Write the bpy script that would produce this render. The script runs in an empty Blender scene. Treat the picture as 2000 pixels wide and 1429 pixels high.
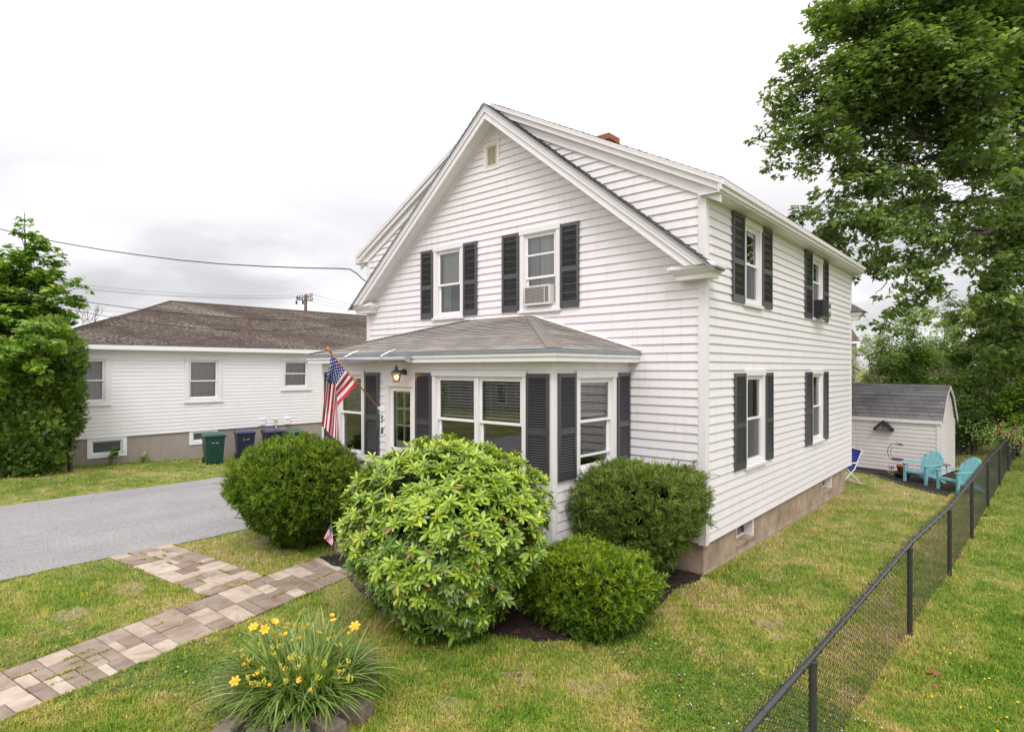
import bpy, math, random
import numpy as np
from mathutils import Vector, Matrix
random.seed(7); rng = np.random.default_rng(7)
R = math.radians
# ---------------------------------------------------------------- camera, world, sun, exposure
FPX, CXP, CYP = 1156.0, 1000.0, 719.0
TH = math.atan2(1005, 1156); CT, ST = math.cos(TH), math.sin(TH)
CAM = (3.739, -8.8345, 3.2269)
AX = (-ST, CT); RT = (CT, ST)
cd = bpy.data.cameras.new('camera'); cam = bpy.data.objects.new('camera', cd)
bpy.context.scene.collection.objects.link(cam)
cam.location = CAM; cam.rotation_euler = (R(90), 0, TH)
cd.sensor_width = 36; cd.lens = 36*FPX/2000; cd.shift_y = 4.5/2000
cd.clip_start = 0.05; cd.clip_end = 3000
bpy.context.scene.camera = cam

SUN_EL, SUN_AZ = 50, 138      # sun high behind the camera, veiled by cloud
sc = bpy.context.scene
w = bpy.data.worlds.new("World"); sc.world = w; w.use_nodes = True
nt = w.node_tree; nt.nodes.clear()
def N(t, **k):
    n = nt.nodes.new(t)
    for a, b in k.items(): setattr(n, a, b)
    return n
def L(a, b): nt.links.new(a, b)
tc = N('ShaderNodeTexCoord'); sep = N('ShaderNodeSeparateXYZ'); L(tc.outputs['Generated'], sep.inputs[0])
def M(op, a, b=None, c=None, clamp=False):
    n = N('ShaderNodeMath', operation=op); n.use_clamp = clamp
    for i, v in enumerate((a, b, c)):
        if v is None: continue
        if isinstance(v, (int, float)): n.inputs[i].default_value = v
        else: L(v, n.inputs[i])
    return n.outputs[0]
den = M('ADD', M('MAXIMUM', sep.outputs[2], 0.0), 0.16)
cmb = N('ShaderNodeCombineXYZ'); L(M('DIVIDE', sep.outputs[0], den), cmb.inputs[0]); L(M('DIVIDE', sep.outputs[1], den), cmb.inputs[1])
cn = N('ShaderNodeTexNoise'); cn.inputs['Scale'].default_value = .75; cn.inputs['Detail'].default_value = 5; cn.inputs['Roughness'].default_value = .5
L(cmb.outputs[0], cn.inputs['Vector'])
cr = N('ShaderNodeMapRange'); cr.interpolation_type = 'SMOOTHSTEP'; L(cn.outputs[0], cr.inputs[0])
cr.inputs[1].default_value = .34; cr.inputs[2].default_value = .62
lowm = N('ShaderNodeMapRange'); lowm.interpolation_type = 'SMOOTHSTEP'; L(sep.outputs[2], lowm.inputs[0])
lowm.inputs[1].default_value = .10; lowm.inputs[2].default_value = .40; lowm.inputs[3].default_value = 0; lowm.inputs[4].default_value = 1
bright = M('MAXIMUM', M('MULTIPLY', cr.outputs[0], .75), lowm.outputs[0])
cm = N('ShaderNodeMixRGB'); L(bright, cm.inputs[0]); cm.inputs[1].default_value = (.52, .507, .52, 1); cm.inputs[2].default_value = (.972, .94, .955, 1)
b1 = N('ShaderNodeBackground'); L(cm.outputs[0], b1.inputs[0])
# a cloud deck is brightest around the veiled sun and overhead
sd = Vector((math.sin(R(SUN_AZ))*math.cos(R(SUN_EL)), math.cos(R(SUN_AZ))*math.cos(R(SUN_EL)), math.sin(R(SUN_EL))))
dt = N('ShaderNodeVectorMath', operation='DOT_PRODUCT'); L(tc.outputs['Generated'], dt.inputs[0]); dt.inputs[1].default_value = sd
L(M('ADD', M('MULTIPLY', M('MAXIMUM', dt.outputs['Value'], 0.0), .38), .88), b1.inputs[1])
sky = N('ShaderNodeTexSky', sky_type='NISHITA'); sky.sun_disc = False; sky.sun_elevation = R(SUN_EL); sky.sun_rotation = R(SUN_AZ)
b2 = N('ShaderNodeBackground'); L(sky.outputs[0], b2.inputs[0]); b2.inputs[1].default_value = .1
ms = N('ShaderNodeMixShader'); ms.inputs[0].default_value = .1; L(b1.outputs[0], ms.inputs[1]); L(b2.outputs[0], ms.inputs[2])
wo = N('ShaderNodeOutputWorld'); L(ms.outputs[0], wo.inputs[0])
sl = bpy.data.lights.new('sun', 'SUN'); sl.energy = 1.3; sl.angle = R(25); sl.color = (1, .965, .945)
so = bpy.data.objects.new('sun', sl); sc.collection.objects.link(so)
so.rotation_euler = sd.to_track_quat('Z', 'Y').to_euler()
sc.view_settings.view_transform = 'Standard'; sc.view_settings.look = 'None'
sc.view_settings.exposure = 0.60; sc.view_settings.gamma = 1
sc.cycles.max_bounces = 8; sc.cycles.transparent_max_bounces = 12; sc.cycles.use_denoising = True

# ---------------------------------------------------------------- geometry of the view (used to measure real positions)
def ray(px, py):
    u = (px-CXP)/FPX; v = (CYP-py)/FPX
    return (AX[0]+u*RT[0], AX[1]+u*RT[1], v)
def un(px, py, X=None, Y=None, Z=None, d=None):
    r = ray(px, py)
    t = (X-CAM[0])/r[0] if X is not None else (Y-CAM[1])/r[1] if Y is not None else (Z-CAM[2])/r[2] if Z is not None else d
    return Vector((CAM[0]+t*r[0], CAM[1]+t*r[1], CAM[2]+t*r[2]))
def sstep(a, b, x):
    t = min(1, max(0, (x-a)/(b-a))); return t*t*(3-2*t)
def G(x, y):
    z = -.13*sstep(0, 7, y)
    k = sstep(-14.6, -16.5, x) if x < -14.6 else 0
    z2 = min(.16, max(-.3, -.06-.05*y))
    return z*(1-k)+z2*k
def gnd(px, py):
    z = 0
    for i in range(6):
        p = un(px, py, Z=z); z = G(p.x, p.y)
    return Vector((p.x, p.y, z))

# ---------------------------------------------------------------- object helpers
COL = sc.collection
def tag(o, label=None, cat=None, group=None, kind=None):
    if label: o['label'] = label
    if cat: o['category'] = cat
    if group: o['group'] = group
    if kind: o['kind'] = kind
    return o
def thing(name, loc, label, cat, group=None, rz=0):
    o = bpy.data.objects.new(name, None); COL.objects.link(o)
    o.location = loc; o.rotation_euler = (0, 0, rz); o.empty_display_size = .2
    return tag(o, label, cat, group)
def wloc(p):
    v = Vector((0, 0, 0))
    while p is not None:
        v += p.location; p = p.parent
    return v
class MB:
    def __init__(s): s.v = []; s.f = []; s.m = []; s.uv = {}; s.mi = 0
    def face(s, pts, uvs=None):
        b = len(s.v); s.v.extend([tuple(p) for p in pts]); s.f.append(tuple(range(b, b+len(pts)))); s.m.append(s.mi)
        if uvs: s.uv[len(s.f)-1] = uvs
    def box(s, a, b):
        x0, y0, z0 = a; x1, y1, z1 = b
        c = [(x0,y0,z0),(x1,y0,z0),(x1,y1,z0),(x0,y1,z0),(x0,y0,z1),(x1,y0,z1),(x1,y1,z1),(x0,y1,z1)]
        s.hexa(c)
    def hexa(s, c):
        k = len(s.v); s.v.extend([tuple(p) for p in c])
        for q in ((0,3,2,1),(4,5,6,7),(0,1,5,4),(1,2,6,5),(2,3,7,6),(3,0,4,7)):
            s.f.append(tuple(k+i for i in q)); s.m.append(s.mi)
    def fbox(s, F, u0, u1, z0, z1, n0, n1):
        s.hexa([F(u0,z0,n0),F(u1,z0,n0),F(u1,z0,n1),F(u0,z0,n1),F(u0,z1,n0),F(u1,z1,n0),F(u1,z1,n1),F(u0,z1,n1)])
    def prism(s, poly, d):
        # poly: list of 3D points, d: extrusion vector
        d = Vector(d); k = len(s.v); n = len(poly)
        s.v.extend([tuple(p) for p in poly]); s.v.extend([tuple(Vector(p)+d) for p in poly])
        s.f.append(tuple(range(k, k+n))[::-1]); s.m.append(s.mi)
        s.f.append(tuple(range(k+n, k+2*n))); s.m.append(s.mi)
        for i in range(n):
            j = (i+1) % n; s.f.append((k+i, k+j, k+n+j, k+n+i)); s.m.append(s.mi)
    def tube(s, pts, rad, sides=8, cap=True):
        pts = [Vector(p) for p in pts]; n = len(pts)
        if not hasattr(rad, '__len__'): rad = [rad]*n
        k = len(s.v); up = None
        for i, p in enumerate(pts):
            t = (pts[min(i+1, n-1)]-pts[max(i-1, 0)]).normalized()
            if up is None: up = Vector((0,0,1)) if abs(t.z) < .9 else Vector((1,0,0))
            a = t.cross(up).normalized(); b = a.cross(t).normalized(); up = b
            for j in range(sides):
                an = 2*math.pi*j/sides
                s.v.append(tuple(p+(a*math.cos(an)+b*math.sin(an))*rad[i]))
        for i in range(n-1):
            for j in range(sides):
                j2 = (j+1) % sides
                s.f.append((k+i*sides+j, k+i*sides+j2, k+(i+1)*sides+j2, k+(i+1)*sides+j)); s.m.append(s.mi)
        if cap:
            s.f.append(tuple(k+j for j in range(sides))[::-1]); s.m.append(s.mi)
            s.f.append(tuple(k+(n-1)*sides+j for j in range(sides))); s.m.append(s.mi)
    def lathe(s, c, prof, sides=16):
        c = Vector(c); k = len(s.v)
        for r, z in prof:
            for j in range(sides):
                an = 2*math.pi*j/sides; s.v.append((c.x+r*math.cos(an), c.y+r*math.sin(an), c.z+z))
        for i in range(len(prof)-1):
            for j in range(sides):
                j2 = (j+1) % sides
                s.f.append((k+i*sides+j, k+i*sides+j2, k+(i+1)*sides+j2, k+(i+1)*sides+j)); s.m.append(s.mi)
    def build(s, name, mats, parent=None, bevel=0, smooth=False, label=None):
        me = bpy.data.meshes.new(name)
        off = wloc(parent)
        me.from_pydata([(x-off.x, y-off.y, z-off.z) for x, y, z in s.v], [], s.f)
        if not isinstance(mats, (list, tuple)): mats = [mats]
        for m in mats: me.materials.append(m)
        if len(mats) > 1: me.polygons.foreach_set('material_index', s.m)
        if s.uv:
            ul = me.uv_layers.new(name='UVMap')
            for fi, uvs in s.uv.items():
                p = me.polygons[fi]
                for li, q in zip(p.loop_indices, uvs): ul.data[li].uv = q
        if smooth: me.polygons.foreach_set('use_smooth', [True]*len(me.polygons))
        me.update()
        o = bpy.data.objects.new(name, me); COL.objects.link(o)
        if parent: o.parent = parent
        if bevel:
            b = o.modifiers.new('bevel', 'BEVEL'); b.width = bevel; b.segments = 2; b.limit_method = 'ANGLE'
        if label: o['label'] = label
        return o
def copy_tree(o, parent=None):
    c = o.copy(); COL.objects.link(c); c.parent = parent
    for ch in [q for q in bpy.data.objects if q.parent == o]: copy_tree(ch, c)
    return c

# ---------------------------------------------------------------- materials
MATS = {}
def mat(name, col=(.5,.5,.5), rough=.6, metal=0, noise=None, bump=None, spec=.5, trans=0, emit=None):
    """noise: (scale, amount, col2)   bump: (scale, strength)"""
    m = bpy.data.materials.new(name); m.use_nodes = True; t = m.node_tree; p = t.nodes['Principled BSDF']
    p.inputs['Base Color'].default_value = (*col, 1); p.inputs['Roughness'].default_value = rough
    p.inputs['Metallic'].default_value = metal; p.inputs['Specular IOR Level'].default_value = spec
    tcn = t.nodes.new('ShaderNodeTexCoord')
    if noise:
        n = t.nodes.new('ShaderNodeTexNoise'); n.inputs['Scale'].default_value = noise[0]; n.inputs['Detail'].default_value = 6; n.inputs['Roughness'].default_value = .65
        t.links.new(tcn.outputs['Object'], n.inputs['Vector'])
        r = t.nodes.new('ShaderNodeMapRange'); r.inputs[1].default_value = .35; r.inputs[2].default_value = .7; r.inputs[4].default_value = noise[1]
        t.links.new(n.outputs[0], r.inputs[0])
        x = t.nodes.new('ShaderNodeMixRGB'); x.inputs[1].default_value = (*col, 1); x.inputs[2].default_value = (*noise[2], 1)
        t.links.new(r.outputs[0], x.inputs[0]); t.links.new(x.outputs[0], p.inputs['Base Color'])
    if bump:
        n = t.nodes.new('ShaderNodeTexNoise'); n.inputs['Scale'].default_value = bump[0]; n.inputs['Detail'].default_value = 4
        t.links.new(tcn.outputs['Object'], n.inputs['Vector'])
        b = t.nodes.new('ShaderNodeBump'); b.inputs['Strength'].default_value = bump[1]; b.inputs['Distance'].default_value = .01
        t.links.new(n.outputs[0], b.inputs['Height']); t.links.new(b.outputs[0], p.inputs['Normal'])
    if emit:
        p.inputs['Emission Color'].default_value = (*emit[:3], 1); p.inputs['Emission Strength'].default_value = emit[3]
    MATS[name] = m; return m
def nodes(m): return m.node_tree, m.node_tree.nodes['Principled BSDF']
siding = mat('vinyl_siding', (.775,.74,.752), .42, noise=(1.1,.35,(.70,.675,.67)), bump=(30,.08))
def weather(m, amt=.25, low=None):
    # rain streak stains that run down the boards
    t, p = nodes(m); src = p.inputs['Base Color'].links[0].from_socket
    tcn = t.nodes.new('ShaderNodeTexCoord'); mp = t.nodes.new('ShaderNodeMapping'); mp.inputs['Scale'].default_value = (5,5,.5)
    t.links.new(tcn.outputs['Object'], mp.inputs[0]); n = t.nodes.new('ShaderNodeTexNoise'); n.inputs['Scale'].default_value = 2.2; n.inputs['Detail'].default_value = 7
    t.links.new(mp.outputs[0], n.inputs[0]); r = t.nodes.new('ShaderNodeMapRange'); r.inputs[1].default_value = .52; r.inputs[2].default_value = .8; r.inputs[4].default_value = amt
    t.links.new(n.outputs[0], r.inputs[0]); x = t.nodes.new('ShaderNodeMixRGB'); x.blend_type = 'MULTIPLY'; x.inputs[2].default_value = (.80,.74,.70,1)
    t.links.new(r.outputs[0], x.inputs[0]); t.links.new(src, x.inputs[1]); t.links.new(x.outputs[0], p.inputs['Base Color'])
weather(siding, .5)
siding_n = mat('neighbour_siding', (.80,.79,.80), .42, noise=(1.3,.3,(.73,.72,.72))); weather(siding_n, .2)
siding_s = mat('shed_siding', (.70,.665,.655), .5, noise=(2,.5,(.60,.56,.54))); weather(siding_s, .5)
trim = mat('white_trim', (.78,.75,.76), .35, noise=(3,.5,(.70,.67,.65)), bump=(40,.05)); weather(trim, .3)
trim_b = mat('clean_white_vinyl', (.82,.82,.82), .3)
dripedge = mat('grey_drip_edge', (.28,.32,.36), .4, metal=.3, noise=(6,.5,(.20,.20,.2)))
shutter_m = mat('charcoal_shutter', (.045,.044,.050), .30, noise=(5,.5,(.062,.060,.066)), spec=.9)
concrete = mat('concrete', (.43,.33,.245), .9, noise=(2.6,1.0,(.23,.17,.125)), bump=(22,.5)); weather(concrete, .7)
concrete_n = mat('neighbour_concrete', (.36,.31,.27), .9, noise=(1.2,.8,(.25,.22,.19)), bump=(18,.4)); weather(concrete_n, .6)
dark_room = mat('dark_room', (.035,.034,.036), .9)
curtain = mat('curtain_fabric', (.62,.62,.61), .8, noise=(4,.4,(.48,.48,.47)))
blind_m = mat('blind_slat', (.75,.74,.72), .5)
screen_m = mat('insect_screen', (.10,.105,.115), .7)
metal_g = mat('galvanised', (.55,.55,.55), .35, metal=.8, noise=(8,.5,(.35,.35,.36)))
black_metal = mat('black_coated_metal', (.030,.030,.034), .27, noise=(14,.6,(.045,.045,.05)), spec=.7)
brick_m = mat('chimney_brick', (.40,.13,.075), .85)
wood = mat('varnished_pole', (.42,.20,.06), .4)
bark = mat('bark', (.085,.068,.055), .95, noise=(6,.8,(.05,.042,.035)), bump=(25,.9))
twig = mat('twig', (.10,.075,.055), .9)
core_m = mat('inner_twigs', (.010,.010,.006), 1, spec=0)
hip_m = mat('hip_shingle', (.33,.30,.272), .95, noise=(5,.8,(.24,.215,.195)), bump=(120,.5))
cream = mat('cream_vent', (.64,.58,.45), .5)
copper = mat('copper_flashing', (.30,.13,.09), .5)
def screenify():
    t, p = nodes(screen_m); o = t.nodes['Material Output']
    tr = t.nodes.new('ShaderNodeBsdfTransparent'); mx = t.nodes.new('ShaderNodeMixShader'); mx.inputs[0].default_value = .72
    t.links.new(tr.outputs[0], mx.inputs[1]); t.links.new(p.outputs[0], mx.inputs[2]); t.links.new(mx.outputs[0], o.inputs[0])
screenify()
def glassm(name, k=1.0, base=.10):
    m = bpy.data.materials.new(name); m.use_nodes = True; t = m.node_tree; t.nodes.clear()
    o = t.nodes.new('ShaderNodeOutputMaterial'); g = t.nodes.new('ShaderNodeBsdfGlossy'); g.inputs['Roughness'].default_value = .01
    tr = t.nodes.new('ShaderNodeBsdfTransparent'); tr.inputs[0].default_value = (.86,.88,.87,1)
    fr = t.nodes.new('ShaderNodeFresnel'); fr.inputs[0].default_value = 1.6
    ma = t.nodes.new('ShaderNodeMath'); ma.operation = 'MULTIPLY_ADD'; ma.inputs[1].default_value = k; ma.inputs[2].default_value = base; ma.use_clamp = True
    tcn = t.nodes.new('ShaderNodeTexCoord'); n = t.nodes.new('ShaderNodeTexNoise'); n.inputs['Scale'].default_value = 2.2
    b = t.nodes.new('ShaderNodeBump'); b.inputs['Strength'].default_value = .06; b.inputs['Distance'].default_value = .02
    t.links.new(tcn.outputs['Object'], n.inputs[0]); t.links.new(n.outputs[0], b.inputs['Height']); t.links.new(b.outputs[0], g.inputs['Normal'])
    mx = t.nodes.new('ShaderNodeMixShader'); t.links.new(fr.outputs[0], ma.inputs[0]); t.links.new(ma.outputs[0], mx.inputs[0])
    t.links.new(tr.outputs[0], mx.inputs[1]); t.links.new(g.outputs[0], mx.inputs[2]); t.links.new(mx.outputs[0], o.inputs[0])
    return m
glass = glassm('window_glass', 1.3, .10)

def shingle(name, c1, c2, cm_, tab=.30, row=.14, moss=None):
    """asphalt shingles: brick pattern in the roof plane's own metres (UV)"""
    m = bpy.data.materials.new(name); m.use_nodes = True; t, p = nodes(m); p.inputs['Roughness'].default_value = .95; p.inputs['Specular IOR Level'].default_value = .2
    uv = t.nodes.new('ShaderNodeUVMap'); uv.uv_map = 'UVMap'
    br = t.nodes.new('ShaderNodeTexBrick'); br.inputs['Scale'].default_value = 1; br.inputs['Brick Width'].default_value = tab; br.inputs['Row Height'].default_value = row
    br.inputs['Mortar Size'].default_value = .005; br.inputs['Mortar Smooth'].default_value = .2; br.inputs['Bias'].default_value = 0
    br.inputs['Color1'].default_value = (*c1,1); br.inputs['Color2'].default_value = (*c2,1); br.inputs['Mortar'].default_value = (*cm_,1)
    t.links.new(uv.outputs[0], br.inputs['Vector'])
    tcn = t.nodes.new('ShaderNodeTexCoord'); n = t.nodes.new('ShaderNodeTexNoise'); n.inputs['Scale'].default_value = 1.3; n.inputs['Detail'].default_value = 8; n.inputs['Roughness'].default_value = .7
    t.links.new(tcn.outputs['Object'], n.inputs[0])
    r = t.nodes.new('ShaderNodeMapRange'); r.inputs[1].default_value = .3; r.inputs[2].default_value = .7; r.inputs[3].default_value = .72; r.inputs[4].default_value = 1.22; t.links.new(n.outputs[0], r.inputs[0])
    x = t.nodes.new('ShaderNodeVectorMath'); x.operation = 'SCALE'; t.links.new(br.outputs[0], x.inputs[0]); t.links.new(r.outputs[0], x.inputs['Scale'])
    out = x.outputs[0]
    g = t.nodes.new('ShaderNodeTexNoise'); g.inputs['Scale'].default_value = 160; t.links.new(tcn.outputs['Object'], g.inputs[0])
    if moss:
        n2 = t.nodes.new('ShaderNodeTexNoise'); n2.inputs['Scale'].default_value = 5.5; n2.inputs['Detail'].default_value = 3
        mp = t.nodes.new('ShaderNodeMapping'); mp.inputs['Scale'].default_value = (1.5,5.5,1); t.links.new(uv.outputs[0], mp.inputs[0]); t.links.new(mp.outputs[0], n2.inputs[0])
        n3 = t.nodes.new('ShaderNodeTexNoise'); n3.inputs['Scale'].default_value = .35; t.links.new(uv.outputs[0], n3.inputs[0])
        ad = t.nodes.new('ShaderNodeMath'); ad.operation = 'MULTIPLY_ADD'; t.links.new(n3.outputs[0], ad.inputs[0]); ad.inputs[1].default_value = .45; t.links.new(n2.outputs[0], ad.inputs[2])
        r2 = t.nodes.new('ShaderNodeMapRange'); r2.inputs[1].default_value = moss[3]; r2.inputs[2].default_value = moss[3]+.03; t.links.new(ad.outputs[0], r2.inputs[0])
        y = t.nodes.new('ShaderNodeMixRGB'); t.links.new(r2.outputs[0], y.inputs[0]); t.links.new(out, y.inputs[1]); y.inputs[2].default_value = (*moss[:3],1); out = y.outputs[0]
    t.links.new(out, p.inputs['Base Color'])
    b = t.nodes.new('ShaderNodeBump'); b.inputs['Strength'].default_value = .5; b.inputs['Distance'].default_value = .004
    t.links.new(g.outputs[0], b.inputs['Height']); t.links.new(b.outputs[0], p.inputs['Normal'])
    return m
sh_house = shingle('house_shingles', (.17,.155,.135), (.115,.10,.088), (.05,.045,.04))
sh_porch = shingle('porch_shingles', (.40,.365,.33), (.30,.275,.245), (.10,.09,.08), tab=.24)
sh_n = shingle('neighbour_shingles', (.140,.106,.090), (.092,.070,.060), (.04,.028,.023), row=.13, moss=(.40,.38,.30,.815))
sh_shed = shingle('shed_shingles', (.205,.20,.205), (.155,.15,.158), (.06,.058,.06), tab=.42, row=.14)

# ---------------------------------------------------------------- cladding
def frame(O, U, V, Nn):
    O, U, V, Nn = Vector(O), Vector(U), Vector(V), Vector(Nn)
    return lambda u, v, n=0: O+U*u+V*v+Nn*n
def span(poly, v):
    xs = []
    n = len(poly)
    for i in range(n):
        (u0, v0), (u1, v1) = poly[i], poly[(i+1) % n]
        if abs(v1-v0) < 1e-9:
            if abs(v-v0) < 1e-6: xs += [u0, u1]
            continue
        t = (v-v0)/(v1-v0)
        if -1e-9 <= t <= 1+1e-9: xs.append(u0+t*(u1-u0))
    return (min(xs), max(xs)) if xs else None
def clad(mb, F, poly, v0, expo, lip, holes=(), flip=False, wob=0):
    """lapped boards or shingle courses over a convex outline; holes are (u0,u1,v0,v1)"""
    vmin = min(p[1] for p in poly); vmax = max(p[1] for p in poly)
    k = 0; v = v0
    while v < vmax-1e-4:
        vt = min(v+expo, vmax); full = v+expo
        a = max(v, vmin)
        edges = {a, vt}
        for p in poly:
            if a+1e-5 < p[1] < vt-1e-5: edges.add(p[1])
        for h in holes:
            for q in h[2:4]:
                if a+1e-5 < q < vt-1e-5: edges.add(q)
        edges = sorted(edges)
        lp = lip+(random.uniform(-wob, wob) if wob else 0)
        for e0, e1 in zip(edges, edges[1:]):
            s0 = span(poly, e0+1e-6); s1 = span(poly, e1-1e-6)
            if not s0 or not s1: continue
            off = lambda q: lp*(full-q)/expo+.0015
            hs = sorted((h[0], h[1]) for h in holes if h[2] <= e0+1e-5 and h[3] >= e1-1e-5)
            segs = []; cl = ('L', None); 
            cur = ('L', 0)
            for h in hs:
                segs.append((cur, ('U', h[0]))); cur = ('U', h[1])
            segs.append((cur, ('R', 0)))
            def ev(c, s): return s[0] if c[0] == 'L' else s[1] if c[0] == 'R' else c[1]
            for ca, cb in segs:
                a0, b0, a1, b1 = ev(ca, s0), ev(cb, s0), ev(ca, s1), ev(cb, s1)
                if b0-a0 < 1e-4 and b1-a1 < 1e-4: continue
                q = [F(a0, e0, off(e0)), F(b0, e0, off(e0)), F(b1, e1, off(e1)), F(a1, e1, off(e1))]
                uvs = [(a0+k*.137, e0), (b0+k*.137, e0), (b1+k*.137, e1), (a1+k*.137, e1)]
                mb.face(q, uvs)
                if e0 == a:
                    mb.face([F(a0, e0, 0), F(b0, e0, 0), F(b0, e0, off(e0)), F(a0, e0, off(e0))], [(0,0)]*4)
        v += expo; k += 1
def flatwall(mb, F, poly, holes=()):
    clad(mb, F, poly, min(p[1] for p in poly), 100, 0, holes)

# ================================================================ THE WHITE HOUSE
house = thing('white_house', (0, 0, 0), 'two-storey white clapboard house with charcoal shutters, steep front gable and hipped front porch', 'house')
F0 = frame((0,0,0), (1,0,0), (0,0,1), (0,-1,0))
S0 = frame((0,0,0), (0,1,0), (0,0,1), (1,0,0))
PY = -2.14; PX = -1.325
FP = frame((0,PY,0), (1,0,0), (0,0,1), (0,-1,0))
SP = frame((PX,0,0), (0,1,0), (0,0,1), (1,0,0))
HW, HD, ZB = 8.72, 9.98, .521

def window(F, u0, u1, z0, z1, parent, cw=.095, mull=None, rail=.5, dressing=None, sill=True, name='window', proud=.034, rec=.0):
    mb = MB(); mb.fbox(F, u0, u0+cw, z0, z1, -.03, proud); mb.fbox(F, u1-cw, u1, z0, z1, -.03, proud)
    mb.fbox(F, u0-.012, u1+.012, z1-cw, z1+.014, -.03, proud+.014); mb.fbox(F, u0+cw, u1-cw, z0, z0+cw*.8, -.03, proud-.004)
    if sill: mb.fbox(F, u0-.02, u1+.02, z0-.025, z0+.03, -.03, proud+.035)
    a0, a1, b0, b1 = u0+cw, u1-cw, z0+cw*.8, z1-cw
    for (p, q, r_, s_) in ((a0, a0+.03, b0, b1), (a1-.03, a1, b0, b1), (a0+.03, a1-.03, b0, b0+.03), (a0+.03, a1-.03, b1-.03, b1)):
        mb.fbox(F, p, q, r_, s_, -.14, .008)
    win = mb.build(name, trim, parent, bevel=.004)
    mb = MB(); a0 += .03; a1 -= .03; b0 += .03; b1 -= .03
    n0 = -.7
    for q in ([F(a0,b0,n0),F(a1,b0,n0),F(a1,b1,n0),F(a0,b1,n0)], [F(a0,b0,-.12),F(a0,b0,n0),F(a0,b1,n0),F(a0,b1,-.12)], [F(a1,b0,-.12),F(a1,b0,n0),F(a1,b1,n0),F(a1,b1,-.12)],
              [F(a0,b0,-.12),F(a1,b0,-.12),F(a1,b0,n0),F(a0,b0,n0)], [F(a0,b1,-.12),F(a1,b1,-.12),F(a1,b1,n0),F(a0,b1,n0)]): mb.face(q)
    mb.build('interior', dark_room, win)
    cols = [(a0, a1)] if not mull else [(a0, mull-.045), (mull+.045, a1)]
    if mull:
        m2 = MB(); m2.fbox(F, mull-.045, mull+.045, b0, b1, -.10, .02); m2.build('mullion', trim, win)
    zr = b0+(b1-b0)*rail; w_ = .042
    for c0, c1 in cols:
        for (s0, s1, n1) in (((zr-.02, b1, -.012), (b0, zr+.02, -.045)) if rail else ((b0, b1, -.02),)):
            m2 = MB(); m2.fbox(F, c0, c0+w_, s0, s1, n1-.03, n1); m2.fbox(F, c1-w_, c1, s0, s1, n1-.03, n1)
            m2.fbox(F, c0+w_, c1-w_, s0, s0+w_, n1-.03, n1); m2.fbox(F, c0+w_, c1-w_, s1-w_, s1, n1-.03, n1)
            m2.build('sash', trim_b, win, bevel=.003)
            m2 = MB(); m2.face([F(c0+w_, s0+w_, n1-.018), F(c1-w_, s0+w_, n1-.018), F(c1-w_, s1-w_, n1-.018), F(c0+w_, s1-w_, n1-.018)]); m2.build('pane', glass, win)
    for d in (dressing or []):
        kind, t0, t1 = d[:3]; y0 = b0+(b1-b0)*t0; y1 = b0+(b1-b0)*t1
        for c0, c1 in cols:
            m2 = MB()
            if kind == 'shade': m2.fbox(F, c0+.03, c1-.03, y0, y1, -.135, -.13); m2.build('roller_shade', curtain, win)
            if kind == 'curtain':
                n = 40; e0 = c0+(c1-c0)*d[3]; e1 = c0+(c1-c0)*d[4]
                for i in range(n):
                    f0, f1 = i/n, (i+1)/n; g = lambda f: -.16+.018*math.sin(f*38)+.008*math.sin(f*91+1)
                    m2.face([F(e0+(e1-e0)*f0, y0, g(f0)), F(e0+(e1-e0)*f1, y0, g(f1)), F(e0+(e1-e0)*f1, y1, g(f1)), F(e0+(e1-e0)*f0, y1, g(f0))])
                m2.build('curtain', curtain, win)
            if kind == 'screen': m2.face([F(c0+.045, y0, -.02), F(c1-.045, y0, -.02), F(c1-.045, y1, -.02), F(c0+.045, y1, -.02)]); m2.build('insect_screen', screen_m, win)
            if kind == 'blind':
                z = y1
                m2.fbox(F, c0+.03, c1-.03, y1-.03, y1+.005, -.135, -.085)
                while z > y0+.03:
                    z -= .048; m2.hexa([F(c0+.035, z+.018, -.125), F(c1-.035, z+.018, -.125), F(c1-.035, z, -.086), F(c0+.035, z, -.086), F(c0+.035, z+.021, -.125), F(c1-.035, z+.021, -.125), F(c1-.035, z+.004, -.086), F(c0+.035, z+.004, -.086)])
                m2.fbox(F, c0+.035, c1-.035, y0, y0+.03, -.125, -.095)
                for q in (.2, .5, .8): m2.fbox(F, c0+(c1-c0)*q-.002, c0+(c1-c0)*q+.002, y0, y1, -.086, -.084)
                m2.build('blind', blind_m, win)
            if kind == 'bar': m2.fbox(F, c0+.01, c1-.01, y0-.016, y0+.016, -.04, -.008); m2.build('sash_bar', trim_b, win)
    return win
def hole(u0, u1, z0, z1): return (u0+.05, u1-.05, z0+.04, z1-.05)

def shutter(F, u0, u1, z0, z1, parent):
    mb = MB(); st = .052; n0, n1 = .018, .052
    mb.fbox(F, u0, u0+st, z0, z1, n0, n1); mb.fbox(F, u1-st, u1, z0, z1, n0, n1)
    zm = z0+(z1-z0)*.455
    for a, b in ((z0, z0+.12), (zm-.045, zm+.045), (z1-.065, z1)): mb.fbox(F, u0+st, u1-st, a, b, n0, n1-.002)
    mb.fbox(F, u0+st, u1-st, z0+.12, z1-.065, n0-.006, n0-.002)
    for a, b in ((z0+.12, zm-.045), (zm+.045, z1-.065)):
        k = int((b-a)/.036); h = (b-a)/k
        for i in range(k):
            z = a+i*h
            mb.hexa([F(u0+st, z+.004, n1-.006), F(u1-st, z+.004, n1-.006), F(u1-st, z+h*.9, n0), F(u0+st, z+h*.9, n0),
                     F(u0+st, z+.011, n1-.004), F(u1-st, z+.011, n1-.004), F(u1-st, z+h*.9+.008, n0), F(u0+st, z+h*.9+.008, n0)])
    return mb.build('shutter', shutter_m, parent)

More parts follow.
